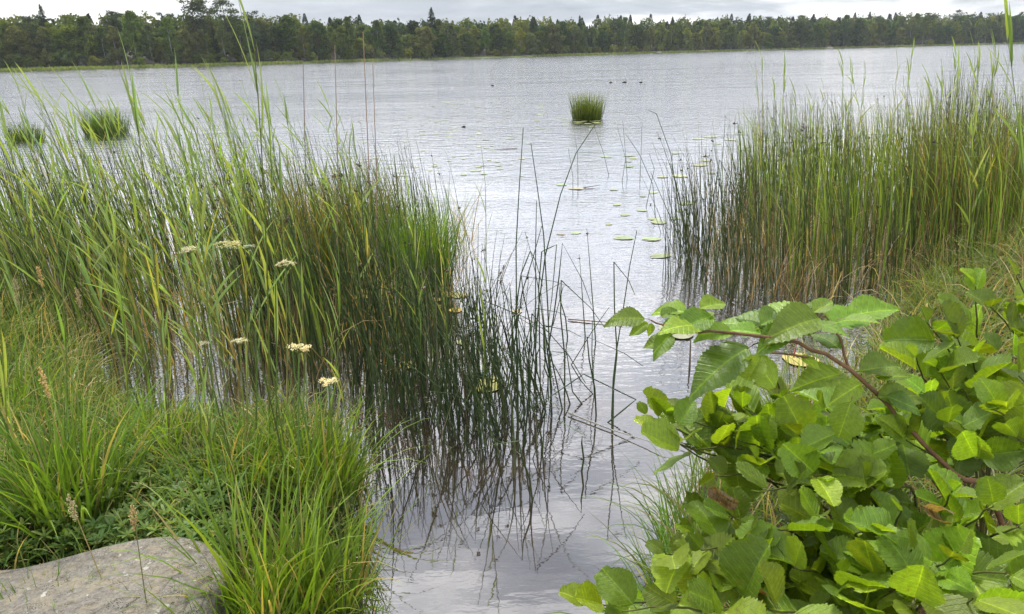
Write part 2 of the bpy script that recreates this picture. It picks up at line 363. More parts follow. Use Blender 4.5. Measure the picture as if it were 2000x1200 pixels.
# ------------------------------------------------------------------ far trees
def flakes(g, c, size, col, up=.35, mi=0, asp=.7):
    n = len(c); size = arr(size, n)
    nr = rng.normal(0, 1, (n, 3)); nr[:, 2] += up; nr /= np.linalg.norm(nr, axis=1, keepdims=True)
    a = np.cross(nr, rng.normal(0, 1, (n, 3))); a /= np.linalg.norm(a, axis=1, keepdims=True); b = np.cross(nr, a)
    s = size[:, None]*.5
    V = np.stack([c-a*s, c-b*s*asp, c+a*s, c+b*s*asp], 1)
    g.add(V, np.arange(n*4).reshape(-1, 4), np.repeat(col[:, None], 4, 1), mi)
def broadleaf(col, h, w, nclump, per, size, trunk_r, birch=False, low=.06):
    g = Geo(); cen = []
    for k in range(nclump):
        u = rng.uniform(low, 1)**.8; prof = math.sin(math.pi*min(1, (u-low)/(1-low)*.88+.10))**.65
        a = rng.uniform(0, 6.28); r = w/2*prof*math.sqrt(rng.uniform(.1, 1))
        cen.append((r*math.cos(a), r*math.sin(a), h*u*.95, rng.uniform(.5, 1.15)))
    for (x, y, z, s) in cen:
        rr = w*.155*s
        d = rng.normal(0, 1, (per, 3)); d /= np.linalg.norm(d, axis=1, keepdims=True)
        d *= (rng.uniform(.35, 1, (per, 1)))*rr*np.array([1.15, 1.15, .8])
        if birch: d[:, 2] -= np.abs(rng.normal(0, rr*.6, per))
        flakes(g, np.array([x, y, z])+d, rng.uniform(.6, 1.3, per)*size, vary(col, per, .2, .05)*rng.uniform(.8, 1.2), .5)
    crown = g.mesh('crown', M_far)
    g = Geo(); bc = (.34, .33, .30) if birch else (.05, .04, .03)
    tubes(g, [(0, 0, -.3)], rng.uniform(0, 6.28, 1), h*.85, .03, rng.uniform(-.06, .1), trunk_r, np.array(bc), np.array(bc)*.7, S=6, K=6, taper=.2)
    nb = 7; zz_ = rng.uniform(.25, .75, nb)*h*.9
    tubes(g, np.stack([0*zz_, 0*zz_, zz_], 1), rng.uniform(0, 6.28, nb), w*.36, .6, .2, trunk_r*.35, np.array(bc)*.8, np.array(bc)*.5, S=4, K=4)
    return crown, g.mesh('trunk', M_birch if birch else M_bark)
def spruce(col, h, w):
    g = Geo(); z = .08*h
    while z < h:
        u = z/h; rad = w/2*(1-u)**.8*1.25+.15; nb = int(7+9*(1-u))
        for k in range(nb):
            a = rng.uniform(0, 6.28); L = rad*rng.uniform(.75, 1.15); m = max(3, int(L*9))
            t = rng.uniform(.1, 1, m)
            c = np.stack([np.cos(a)*L*t, np.sin(a)*L*t, z-L*t*.25-t*t*.1*L], 1)+rng.normal(0, .1, (m, 3))
            flakes(g, c, rng.uniform(.25, .6, m), vary(col, m, .2, .04), .4)
        z += .38+.25*(1-u)
    crown = g.mesh('crown', M_far)
    g = Geo(); tubes(g, [(0, 0, -.3)], np.zeros(1), h*1.02, 0., 0., .17, np.array((.06, .045, .035)), np.array((.05, .04, .03)), S=5, K=6, taper=.05)
    return crown, g.mesh('trunk', M_bark)
def pine(col, h, w):
    g = Geo()
    nb = 30
    for k in range(nb):
        u = rng.uniform(.35, 1); a = rng.uniform(0, 6.28); r = w/2*(1.05-abs(u-.65)*1.3)*rng.uniform(.2, 1)
        c0 = np.array([r*math.cos(a), r*math.sin(a), u*h]); per = 75; rr = w*.17*rng.uniform(.6, 1.2)
        d = rng.normal(0, 1, (per, 3)); d /= np.linalg.norm(d, axis=1, keepdims=True); d *= rng.uniform(.4, 1, (per, 1))*rr*np.array([1.3, 1.3, .6])
        flakes(g, c0+d, rng.uniform(.25, .55, per), vary(col, per, .2, .05), .4)
    crown = g.mesh('crown', M_far)
    g = Geo(); tubes(g, [(0, 0, -.3)], np.zeros(1), h*.98, .02, .05, .2, np.array((.12, .06, .035)), np.array((.15, .07, .035)), S=6, K=6, taper=.25)
    zz_ = rng.uniform(.4, .95, 12)*h
    tubes(g, np.stack([0*zz_, 0*zz_, zz_], 1), rng.uniform(0, 6.28, 12), w*.4, 1.0, .2, .05, np.array((.1, .05, .03)), np.array((.07, .04, .03)), S=4, K=3)
    return crown, g.mesh('trunk', M_bark)
g_mid, g_dark, g_lime, g_grey = (.080, .120, .024), (.038, .066, .018), (.13, .16, .030), (.095, .12, .045)
KINDS = {
 'broadleaf_tree': [broadleaf(c, h, w_, 66, 72, .56, .2) for c, h, w_ in ((g_mid, 12, 8), (g_lime, 11, 7.5), (g_mid, 13, 7.5), (g_grey, 12, 8.5), (g_dark, 12.5, 8))],
 'birch_tree': [broadleaf(c, h, w_, 50, 66, .46, .12, True, .12) for c, h, w_ in ((g_grey, 13, 5), (g_lime, 12, 5.2), (g_mid, 14, 5.6))],
 'spruce_tree': [spruce((.036, .056, .020), 15, 5.8), spruce((.045, .068, .024), 13.5, 5.2), spruce((.034, .052, .022), 17, 6.4)],
 'pine_tree': [pine((.045, .07, .034), 16, 7.5), pine((.05, .072, .038), 15, 6.5), pine((.04, .062, .03), 17, 8)],
 'shore_shrub': [broadleaf(c, h, w_, 22, 42, .4, .06, False, .02) for c, h, w_ in ((g_mid, 4, 5), (g_lime, 3.3, 4.5), (g_grey, 4.5, 5))]}
CATN = {'broadleaf_tree': 'tree', 'birch_tree': 'birch', 'spruce_tree': 'spruce', 'pine_tree': 'pine', 'shore_shrub': 'shrub'}
LOOK = {'broadleaf_tree': 'rounded green broadleaved tree', 'birch_tree': 'slender birch with pale trunk', 'spruce_tree': 'dark pointed spruce', 'pine_tree': 'dark loose crowned pine', 'shore_shrub': 'low rounded shrub'}
STR = [(-9e9, 'far shore, left end'), (220, 'far shore beside the tall pines'), (540, 'far shore, left of centre'), (800, 'far shore above the centre rushes'), (1060, 'far shore above the island tussock'), (1250, 'far shore, right of centre'), (1500, 'far shore above the right rushes'), (1780, 'far shore, right end')]
def place_tree(kind, px, off, s, var=None, label=None):
    cr, tk = KINDS[kind][rng.integers(len(KINDS[kind])) if var is None else var]
    p = shore_xy(px, off)
    r = new(kind, None, loc=(p[0], p[1], land_z(off)), rz=rng.uniform(0, 6.28), scale=(s*rng.uniform(.9, 1.12), s*rng.uniform(.9, 1.12), s))
    new('crown', cr, r); new('trunk', tk, r)
    where = [t for a, t in STR if px >= a][-1]
    row = 'front row' if off < 10.6 else 'second row' if off < 17 else 'back row'
    if label: tag(r, label, CATN[kind])
    elif kind == 'shore_shrub': tag(r, f'{LOOK[kind]} at the water edge, {where}', 'shrub', f'shrubs {where}')
    else: tag(r, f'{LOOK[kind]} in the {row}, {where}', CATN[kind], f'{kind.replace("_", " ")}s of the {row} {where}')
cnt = 0
def mixk(px, row):
    if px < 360: w_ = [6, 5, .3, 1.0]
    elif px < 640: w_ = [4, 3, .6, 2.0]
    elif px < 960: w_ = [5, 4, 1.3, .8]
    elif px < 1250: w_ = [5, 3, 1.3, 1.0]
    else: w_ = [5, 2.5, .8, 1.8]
    if row == 0: w_[1] *= 1.6; w_[2] *= .4; w_[3] *= .4
    else: w_[2] *= 1.4
    return rng.choice(['broadleaf_tree', 'birch_tree', 'spruce_tree', 'pine_tree'], p=np.array(w_)/sum(w_))
def hs(px): return float(np.interp(px, [-200, 0, 400, 560, 760, 1100, 1500, 2000], [.95, .93, .93, .92, .84, .86, .98, 1.05]))
for row, (off, step) in enumerate(((7.5, 3.6), (13, 4.8), (21, 6.0))):
    px = -60.0
    while px < 2060:
        d = np.interp(px, [a for a, _ in SH], [b for _, b in SH]); k = mixk(px, row)
        sc = hs(px)*rng.uniform(.62, 1.04)*(1, 1.05, 1.1)[row]*(1.05 if k in ('broadleaf_tree', 'birch_tree') else .85)
        place_tree(k, px+rng.uniform(-6, 6), off+rng.uniform(-2, 3), sc); cnt += 1
        px += step*1450/d*rng.uniform(.75, 1.3)
for px in np.arange(-20, 2050, 14):
    if rng.random() < .85: place_tree('shore_shrub', px+rng.uniform(-8, 8), rng.uniform(4.2, 6.5), rng.uniform(.45, .95))
for px, off, s, k, v, lab in (
 (112, 14, .90, 'spruce_tree', 2, 'lone dark spruce standing above the round crowns at the far left'),
 (245, 13, .86, 'pine_tree', 0, 'big dark pine above the canopy, to the right of the lone spruce'),
 (345, 14, .86, 'pine_tree', 1, 'slim pine on the skyline just left of the tallest pines'),
 (398, 12, 1.06, 'pine_tree', 2, 'tallest pine of the far shore, left one of a close pair'),
 (420, 13, 1.06, 'pine_tree', 0, 'tall pine just right of the tallest pine, its crown touching it'),
 (462, 12, 1.06, 'pine_tree', 0, 'tall pine with a gap of sky to its left, behind the tall reed top'),
 (515, 13, .90, 'pine_tree', 1, 'pine on the skyline right of the tall reed top'),
 (858, 13, .93, 'spruce_tree', 2, 'wide dark spruce rising above the wood left of centre'),
 (1052, 13, .87, 'spruce_tree', 0, 'pointed spruce against the brightest band of sky'),
 (1088, 14, .86, 'spruce_tree', 1, 'narrow spruce right of the pointed one against bright sky'),
 (118, 8.2, .8, 'birch_tree', 1, 'birch with a long leaning white trunk at the far left shore'),
 (633, 8, .72, 'birch_tree', 0, 'small birch with white trunk left of the two tall dry stems'),
 (753, 8, .72, 'birch_tree', 2, 'birch with bright bare trunk right of the two tall dry stems'),
 (1170, 8, .75, 'birch_tree', 0, 'pale trunked birch on the shore above the island tussock')):
    place_tree(k, px, off, s, v, lab)
# the depth of the wood behind the rows: one mass
g = Geo()
for row in range(4):
    px = -300.0
    while px < 2400:
        off = 28+row*13+rng.uniform(-4, 4); p = shore_xy(px, off); z0 = land_z(off)
        h = rng.uniform(10.0, 14.8)*hs(px)+row*.3; sp = rng.random() < (.2 if px > 600 else .08)
        ncl = 800
        if sp:
            u = rng.uniform(.1, 1, ncl); a = rng.uniform(0, 6.28, ncl); r = (1-u)**.8*2.9+.15
            c = np.stack([np.cos(a)*r, np.sin(a)*r, u*(h+.7)], 1); colr = (.026, .044, .017); sz = .65
        else:
            d = rng.normal(0, 1, (ncl, 3)); d /= np.linalg.norm(d, axis=1, keepdims=True); d *= rng.uniform(.7, 1, (ncl, 1))
            d *= (1+.22*np.sin(d[:, :1]*9+rng.uniform(0, 6))*np.cos(d[:, 2:]*8+rng.uniform(0, 6)))
            c = d*np.array([3.6, 3.6, h*.42])+np.array([0, 0, h*.58]); colr = (g_mid, g_dark, g_grey, g_lime)[rng.integers(4)]; sz = .95
        flakes(g, c+np.array([p[0], p[1], z0]), rng.uniform(.6, 1.2, ncl)*sz, vary(colr, ncl, .2, .05), .5)
        px += rng.uniform(4.5, 7)*1450/p[1]
tag(new('wood', g.mesh('wood', M_far)), 'dense mixed wood filling the land behind the shore trees', 'wood', kind='stuff')
# stones on the far shore
def stone_mesh(seed, sub=3):
    r_ = np.random.default_rng(seed); me = bpy.data.meshes.new('stone')
    import bmesh
    b = bmesh.new(); bmesh.ops.create_icosphere(b, subdivisions=sub, radius=1)
    k = r_.normal(0, 2.2, (5, 3)); ph = r_.uniform(0, 6, 5)
    for v in b.verts:
        f = 1+sum(.07*math.sin(float(np.dot(k[i], v.co))+ph[i]) for i in range(5)); v.co *= f
    for f_ in b.faces: f_.smooth = True
    b.to_mesh(me); b.free(); me.materials.append(M_rock); return me
st = stone_mesh(3)
for px, s, lab in ((1632, .95, 'pale boulder at the waterline of the far shore, right of centre'), (1300, .6, 'low grey stone on the grassy far shore edge, centre right'), (1385, .8, 'dark stone at the waterline left of the long pale meadow strip'), (1780, .6, 'small dark stone on the far waterline near the right end'), (1975, .9, 'flat dark stone at the far right waterline')):
    p = shore_xy(px, -1.0); tag(new('shore_stone', st, loc=(p[0], p[1], .1), scale=(s*1.7, s, s*.6), rz=rng.uniform(0, 3)), lab, 'stone')

# ------------------------------------------------------------------ lily pads and small floating things
def pad_mesh(seed):
    r_ = np.random.default_rng(seed); g = Geo(); n = 22; a = np.linspace(.16, 2*math.pi-.16, n); rr = 1+r_.normal(0, .05, n)+.08*np.sin(a*2+seed)
    ring = [np.stack([np.cos(a)*rr*k*1.1, np.sin(a)*rr*k, np.full(n, z)+(r_.normal(0, .012, n) if k > .9 else 0)], 1) for k, z in ((.04, 0.0), (.55, .012), (1.0, .03))]
    V = np.concatenate(ring); Fq = [(k*n+j, (k+1)*n+j, (k+1)*n+j+1, k*n+j+1) for k in range(2) for j in range(n-1)]
    c = np.concatenate([np.tile((.24, .29, .12), (n, 1)), np.tile((.22, .28, .12), (n, 1)), np.tile((.28, .30, .13), (n, 1))])*r_.uniform(.8, 1.2, (3*n, 1))
    g.add(V, Fq, c); return g.mesh('pad', M_pad)
pads = [pad_mesh(i) for i in range(5)]
def yellow(me, col):
    m = me.copy(); a = m.color_attributes['Col']; nn = len(m.vertices); c = np.tile((*col, 1.), (nn, 1)); c[:, :3] *= rng.uniform(.85, 1.15, (nn, 1)); a.data.foreach_set('color', c.ravel()); return m
ypad = yellow(pads[0], (.42, .35, .10)); opad = yellow(pads[1], (.30, .27, .17))
def pad(px, py, wpx, label, group=None, me=None):
    p = G(px, py, .004); d = np.dot(p-CO, CR @ np.array([0, 0, -1])); r = wpx/2/F*d
    o = new('lily_pad', me or pads[rng.integers(5)], loc=(p[0], p[1], .004), rz=rng.uniform(0, 6.28), scale=r)
    o.scale = (r, r*rng.uniform(.85, 1), min(r, .12)); tag(o, label, 'lily pad', group)
for px, py, w_, lab, me in (
 (955, 752, 78, 'large yellow-green lily pad among the rush stems at the centre', ypad), (795, 713, 34, 'yellow lily pad behind the rush stems above the white flowers', ypad),
 (905, 668, 30, 'pale yellow pad between rushes, above the large yellow-green pad', None), (1567, 704, 80, 'bright yellow lily pad under the overhanging leafy branch', ypad),
 (1320, 648, 84, 'pale faded pad half hidden under the tip of the leafy branch', opad), (1125, 368, 30, 'orange tinted pad beside a floating twig on open water', opad),
 (1097, 361, 20, 'small pale pad just left of the orange tinted pad', None), (1277, 428, 22, 'upper pad of a touching pair near the right rushes', None), (1287, 434, 32, 'lower pad of a touching pair near the right rushes', None),
 (1218, 465, 34, 'wide pad left of centre in the row above the leafy branch tip', None), (1272, 467, 32, 'pad beside the wide one, close to the right rushes', None), (1290, 500, 38, 'nearest whole green pad at the edge of the right rushes', None),
 (1221, 420, 20, 'small pad alone above the wide pad', None), (1253, 411, 20, 'small pad touching a leaning rush stem', None), (1125, 455, 18, 'small pad alone on open water left of the wide pad', None), (1095, 457, 16, 'faint yellowish pad farthest left on the middle water', opad),
 (1010, 608, 20, 'small orange pad beside the centre rushes', opad), (890, 606, 26, 'yellow pad lying between dark rush stems', ypad), (1190, 438, 14, 'tiny pad left of the small pad alone', None)):
    pad(px, py, w_*(.85 if w_ > 60 else 1), lab, me=me)
lab_ = 'pale green pad in the thin drift of pads on the open water'
for k in range(170):
    px = rng.normal(900, 100); py = rng.uniform(195, 345)
    if py < 235: px += 40
    pad(px, py, rng.uniform(5, 15), lab_, 'pads drifting on the open water')
for k in range(26): pad(rng.normal(1140, 26), rng.normal(238, 5), rng.uniform(10, 18), 'pale pad lying round the foot of the island tussock', 'pads round the island tussock')
for k in range(34): pad(rng.uniform(1300, 1620), rng.uniform(255, 480), rng.uniform(14, 30), 'green pad between the stems of the right rush stand', 'pads among the right rushes')
for k in range(14): pad(rng.uniform(600, 900), rng.uniform(560, 600), rng.uniform(18, 34), 'yellow pad in the shade behind the left rushes', 'yellow pads behind the left rushes', me=ypad)
for k in range(12): pad(rng.uniform(1180, 1400), rng.uniform(280, 400), rng.uniform(14, 24), 'green pad on the water left of the right rush stand', 'pads left of the right rushes')
for px, py, s, lab in ((906, 249, .055, 'small dark lump floating alone on the open water'), (1193, 162, .09, 'leftmost of three far dark specks on the water'), (1220, 162, .12, 'middle one of three far dark specks on the water'), (1252, 162, .09, 'rightmost of three far dark specks on the water'), (962, 168, .09, 'lone dark speck far out left of the three')):
    p = G(px, py); o = new('floating_debris', st.copy(), loc=(p[0], p[1], s*.1), scale=(s*.9, s*.7, s*.5)); o.data.materials[0] = M_soil; tag(o, lab, 'debris')

# ------------------------------------------------------------------ bent pieces drawn point by point
def stem_path(name, pts, r, col, label, cat, mat=None, taper=.4, group=None, K=5):
    g = Geo(); Pt = np.array(pts, float)[None]
    # densify so folds stay sharp yet the runs between bow a little
    q = [Pt[0][0]]
    for a, b in zip(Pt[0][:-1], Pt[0][1:]):
        for t in (.33, .66, 1): q.append(a+(b-a)*t)
    q = np.array(q)[None]; az = np.array([rng.uniform(0, 3)])
    tubes_path(g, q, az, np.array([r]), np.array(col)*.75, np.array(col), K, taper)
    o = new(name, g.mesh(name, mat or M_rush)); return tag(o, label, cat, group)
def px_path(pts, dz=0.0):
    """first pixel stands on the water; the rest lie in the upright plane at its depth"""
    b = G(*pts[0]); d = np.dot(b-CO, CR @ np.array([0, 0, -1])); q = [b-np.array([0, 0, .12]), b]
    for k, p in enumerate(pts[1:]): q.append(P(p[0], p[1], d-(.02*k)))
    return q
RG = (.030, .060, .014)
for pts, lab in (
 (((1010, 790), (1008, 480), (1014, 370), (1022, 250)), 'tall straight rush at the right edge of the centre rushes, tip highest'),
 (((1078, 810), (1070, 600), (1062, 460), (1050, 370), (1037, 280)), 'tall rush leaning left, crossing the forked pair over open water'),
 (((1030, 800), (1052, 600), (1065, 500), (1095, 380), (1125, 300), (1163, 243)), 'long rush leaning right until it touches the foot of the island'),
 (((1189, 343), (1179, 300), (1160, 246)), 'short far rush leaning against the tip of the long one'),
 (((1129, 366), (1128, 300), (1122, 262)), 'upright far rush beside the orange tinted pad'),
 (((1119, 372), (1119, 345), (1110, 290)), 'thin far rush just left of the one beside the orange pad'),
 (((1046, 760), (1046, 480), (1048, 392)), 'upright rush between the two crossing long ones'),
 (((985, 800), (1020, 570), (1042, 500), (1058, 442)), 'rush leaning right below the crossing pair'),
 (((1055, 740), (1052, 560), (1058, 492), (1087, 478), (1078, 580), (1070, 640)), 'rush folded over twice like a small arch beside the crossing pair'),
 (((1020, 760), (1005, 620), (1018, 535), (1036, 490), (1047, 512), (1060, 560)), 'rush with its tip folded down to the right'),
 (((1197, 838), (1198, 760), (1205, 690), (1200, 600), (1199, 512), (1228, 548), (1240, 576)), 'rush snapped near the top, its tip hanging right, on open water'),
 (((1195, 812), (1198, 740), (1205, 680), (1218, 600), (1230, 520), (1244, 450)), 'long rush curving up to the right on open water'),
 (((1187, 826), (1242, 781), (1140, 731), (1075, 775), (1000, 820)), 'rush lying in a sharp zigzag just above the water'),
 (((1158, 770), (1135, 745), (1116, 713), (1155, 650), (1190, 600)), 'rush folded to an elbow pointing left on open water'),
 (((1161, 768), (1156, 690), (1157, 626)), 'single upright rush inside the elbow of the folded one'),
 (((1137, 790), (1118, 765), (1107, 690), (1080, 687)), 'short rush with squared off top beside the elbow'),
 (((1098, 800), (1075, 690), (1060, 640), (1080, 636), (1100, 560)), 'rush with a kink at mid height at the right edge of the clump'),
 (((1215, 355), (1222, 310), (1205, 245)), 'far rush leaning left over open water'),
 (((1225, 350), (1222, 300), (1216, 235)), 'thin straight far rush over open water'),
 (((1250, 352), (1252, 300), (1254, 240)), 'upright far rush right of the thin straight one'),
 (((1280, 425), (1275, 360), (1248, 300), (1222, 262)), 'long far rush sloping left toward the thin ones'),
 (((1262, 405), (1278, 330), (1268, 300)), 'far rush curving left with its tip bent'),
 (((1342, 510), (1320, 450), (1290, 380), (1271, 337)), 'leaning rush at the left edge of the right stand, upper'),
 (((1378, 530), (1360, 470), (1340, 410), (1332, 375)), 'leaning rush at the left edge of the right stand, lower'),
 (((1311, 560), (1308, 500), (1312, 380), (1313, 300)), 'upright rush standing apart at the left of the right stand'),
 (((1300, 540), (1300, 460), (1300, 412)), 'short upright rush left of the one standing apart'),
 (((1331, 500), (1325, 400), (1310, 300), (1282, 222), (1265, 215)), 'tall arching rush nodding left beyond the right stand')):
    stem_path('rush', px_path(pts), .0045, RG, lab, 'rush')
def lying(pts, r, col, lab, name='floating_stem'):
    q = [G(px, py, z) for px, py, z in pts]; stem_path(name, q, r, col, lab, 'dead stem')
lying(((1110, 807, .012), (1195, 840, .01), (1300, 872, .03)), .006, (.36, .34, .30), 'pale dead stem floating at an angle in the inlet')
lying(((1110, 624, .008), (1240, 634, .012)), .005, (.28, .17, .13), 'reddish dead stem floating left of the leafy branch tip')
lying(((1140, 367, .01), (1172, 362, .02)), .01, (.10, .08, .06), 'dark twig floating beside the orange tinted pad')
lying(((1010, 290, .01), (960, 292, .01)), .006, (.10, .08, .06), 'dark thin stem floating beyond the centre rushes')
stem_path('stick', px_path(((1347, 720), (1349, 665))), .009, (.10, .07, .045), 'dark broken stick standing in water under the leafy branch', 'stick')
stem_path('stick', px_path(((1550, 700), (1562, 638))), .007, (.35, .10, .06), 'thin red stick standing behind the leafy branch', 'stick')

# ------------------------------------------------------------------ rush stands
def rush_geo(g, B, L, az, lean, bend, rad, dead=.12, blos=.3, olive=0.0):
    n = len(B)
    blos *= .35; gr = pick([(.026, .055, .014), (.045, .088, .020), (.09, .145, .034), (.07, .10, .03)], [3, 4, 2.4, 1.8], n)
    gr = lerp(gr, np.array((.10, .13, .03)), olive)*rng.uniform(.8, 1.25, (n, 1))
    dd = rng.random(n) < dead; gr[dd] = pick([(.36, .28, .18), (.24, .17, .11), (.44, .37, .25)], [2, 2, 1], dd.sum())
    base = lerp(gr*.9, np.array((.10, .085, .04)), .35)
    Pt = tubes(g, B, az, L, lean, bend, rad, base, gr, S=5, tip=lerp(gr, np.array((.16, .15, .05)), .35), q=.55)
    k = rng.random(n) < blos
    if k.any(): blobs(g, Pt[k][:, 4]*.3+Pt[k][:, 5]*.7, .013, (.07, .045, .025), 4)
def cluster_jit(n, k, s):
    c = rng.integers(0, k, n); return c
def stand(n, pxr, pyr, hfun, pexp=1.0, clump=0, cs=.12):
    """n bases on the water over a picture area, evenly over the water itself"""
    a = [G(pxr[0], pyr[1]), G(pxr[1], pyr[1]), G(pxr[0], pyr[0]), G(pxr[1], pyr[0])]
    u = rng.random(n)**pexp; y = lerp(a[0][1], a[2][1], u)
    x0 = lerp(a[0][0], a[2][0], u); x1 = lerp(a[1][0], a[3][0], u); x = lerp(x0, x1, rng.random(n))
    if clump:
        ci = rng.integers(0, n, clump); j = rng.integers(0, clump, n); kk = rng.random(n) < .8
        x = np.where(kk, x[ci][j]+rng.normal(0, cs, n), x); y = np.where(kk, y[ci][j]+rng.normal(0, cs, n), y)
    return np.stack([x, y, np.full(n, -.1)], 1)
def proj(Pw):
    q = (np.asarray(Pw)-CO) @ CR; return 1000+F*q[..., 0]/-q[..., 2], 600-F*q[..., 1]/-q[..., 2]
# right stand ------------------------------------------------
g = Geo()
B = stand(2300, (1440, 2250), (330, 590), None, .9, 420, .10)
px, py = proj(B+np.array([0, 0, .1])); k = (px > 1430+np.clip((590-py), 0, 300)*-.25+rng.normal(0, 30, len(px))); B = B[k]; px = px[k]; n = len(B)
H = (1.08+.30*np.clip((px-1400)/500, 0, 1))*(.93+.1*np.sin(px*.021)+.06*np.sin(px*.055))*rng.uniform(.5, 1.12, n)
rush_geo(g, B, H, rng.normal(math.pi, .9, n), np.abs(rng.normal(0, .10, n)), np.abs(rng.normal(0, .18, n)), .0042, .12, .25, .08)
B = stand(900, (1310, 1460), (420, 590), None, 1, 90, .07); n = len(B)
rush_geo(g, B[:230], rng.uniform(.4, 1.15, 230), rng.normal(math.pi, 1.2, 230), np.abs(rng.normal(0, .12, 230)), np.abs(rng.normal(0, .2, 230)), .0036, .1, .2)
tag(new('rush_stand', g.mesh('rush_stand', M_rush)), 'dense stand of olive green rushes in the water on the right', 'rushes', kind='stuff')
# flat nodding leaves and old straw in the right stand
g = Geo(); B = stand(1600, (1460, 2250), (340, 590), None, .9, 300, .12); n = len(B); px, py = proj(B)
H = (1.15+.3*np.clip((px-1400)/500, 0, 1))*rng.uniform(.65, 1.08, n)
cg = pick([(.11, .19, .035), (.17, .25, .06), (.08, .14, .028), (.34, .29, .13)], [3, 3, 3.5, .5], n)*rng.uniform(.8, 1.2, (n, 1))
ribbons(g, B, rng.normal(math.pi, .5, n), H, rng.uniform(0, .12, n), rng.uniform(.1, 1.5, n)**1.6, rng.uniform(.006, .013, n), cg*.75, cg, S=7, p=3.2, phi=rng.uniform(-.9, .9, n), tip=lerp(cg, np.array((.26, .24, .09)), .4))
n = 1900; B = stand(n, (1410, 2250), (400, 600), None, 1, 200, .12)
st_c = pick([(.30, .24, .15), (.20, .15, .09), (.42, .37, .27), (.12, .09, .06)], [2.5, 3, 1.6, 3.5], n)
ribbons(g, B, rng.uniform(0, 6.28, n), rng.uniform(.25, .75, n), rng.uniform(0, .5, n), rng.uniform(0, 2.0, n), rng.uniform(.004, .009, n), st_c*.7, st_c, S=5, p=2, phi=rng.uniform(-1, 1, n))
tag(new('sedge_leaves', g.mesh('sedge_leaves', M_grass)), 'nodding flat leaves and old straw mixed into the right rush stand', 'sedge', kind='stuff')
# left stand ------------------------------------------------
g = Geo()
B = stand(1750, (-150, 900), (440, 740), None, 1.0, 240, .09); px, py = proj(B+np.array([0, 0, .1]))
k = (rng.random(len(px)) < np.where(px < 470, .68, np.where(px > 700, .7, .9))) & (px < 872-np.clip(py-600, 0, 200)*.2+rng.normal(0, 22, len(px))) & ~((px > 180) & (px < 470) & (py > 640) & (rng.random(len(px)) < .75)); B = B[k]; px = px[k]; py = py[k]; n = len(B)
H = np.interp(px, [0, 500, 760, 880], [1.30, 1.24, 1.10, .90])*rng.uniform(.5, 1.1, n)
rush_geo(g, B, H, rng.normal(math.pi, .7, n), np.abs(rng.normal(.05, .10, n)), np.abs(rng.normal(0, .22, n)), .0045, .17, .35)
B = np.concatenate([stand(250, (690, 960), (620, 860), None, 1, 110, .09), stand(150, (720, 1060), (640, 930), None, 1, 60, .12)]); px, py = proj(B); B = B[(px < 1085) & (px > 690)]; n = len(B)
rush_geo(g, B, rng.uniform(.3, .95, n)*np.interp(px[(px < 1085) & (px > 690)], [700, 900, 1060], [1.1, .9, .75]), rng.uniform(0, 6.28, n), np.abs(rng.normal(0, .16, n)), np.abs(rng.normal(0, .35, n)), .0038, .10, .2)
tag(new('rush_stand', g.mesh('rush_stand', M_rush)), 'dense stand of dark green rushes in the water on the left', 'rushes', kind='stuff')
g = Geo(); n = 1400; B = stand(n, (-150, 850), (460, 730), None, 1, 260, .13); px, py = proj(B)
H = np.interp(px, [0, 500, 760, 880], [1.2, 1.15, 1.0, .75])*rng.uniform(.6, 1.05, n)
cg = pick([(.15, .23, .055), (.21, .29, .09), (.11, .18, .04), (.42, .34, .15)], [3, 3, 2, .8], n)*rng.uniform(.8, 1.2, (n, 1))
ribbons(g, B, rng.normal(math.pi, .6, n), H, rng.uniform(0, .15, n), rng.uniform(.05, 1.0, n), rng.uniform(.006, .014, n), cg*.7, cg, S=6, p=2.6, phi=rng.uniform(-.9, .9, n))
n = 800; B = stand(n, (-100, 900), (480, 760), None, 1, 150, .12); st_c = pick([(.42, .31, .17), (.30, .2, .1), (.50, .42, .28)], [3, 3, 1.5], n)
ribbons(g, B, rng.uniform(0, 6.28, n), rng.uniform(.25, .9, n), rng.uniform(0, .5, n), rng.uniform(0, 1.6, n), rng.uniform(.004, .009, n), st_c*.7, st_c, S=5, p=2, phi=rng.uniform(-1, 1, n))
tag(new('sedge_leaves', g.mesh('sedge_leaves', M_grass)), 'narrow sedge leaves and old straw mixed into the left rush stand', 'sedge', kind='stuff')
# single rushes in front of the stands
rv = []
for k in range(14):
    g = Geo(); n = 1; L = 1.15; fold = k >= 9
    gr = np.array([(.030, .062, .014), (.045, .085, .018), (.06, .10, .022)][k % 3])
    if fold:
        z1 = rng.uniform(.45, .85)*L; a = rng.uniform(0, 6.28); dn = rng.uniform(.15, .4); rr = rng.uniform(.1, .3)
        q = np.array([(0, 0, -.12), (.01, 0, z1*.35), (.0, .015, z1*.7), (0, 0, z1), (math.cos(a)*rr, math.sin(a)*rr, z1-dn*.7), (math.cos(a)*rr*1.5, math.sin(a)*rr*1.5, z1-dn*1.2)])
        tubes_path(g, q[None], np.array([a+1.0]), np.array([.0045]), gr*.7, gr, 5, .4)
    else:
        Pt = tubes(g, [(0, 0, -.12)], rng.uniform(2.2, 4, 1), L+.12, rng.uniform(0, .1), rng.uniform(0, .35), .0046, lerp(gr, np.array((.1, .08, .04)), .4), gr, S=9, K=5, taper=.25, q=.6)
        if k % 2 == 0: blobs(g, Pt[:, 8]*.4+Pt[:, 9]*.6, .012, (.08, .05, .03), 9)
    rv.append(g.mesh('rush', M_rush))
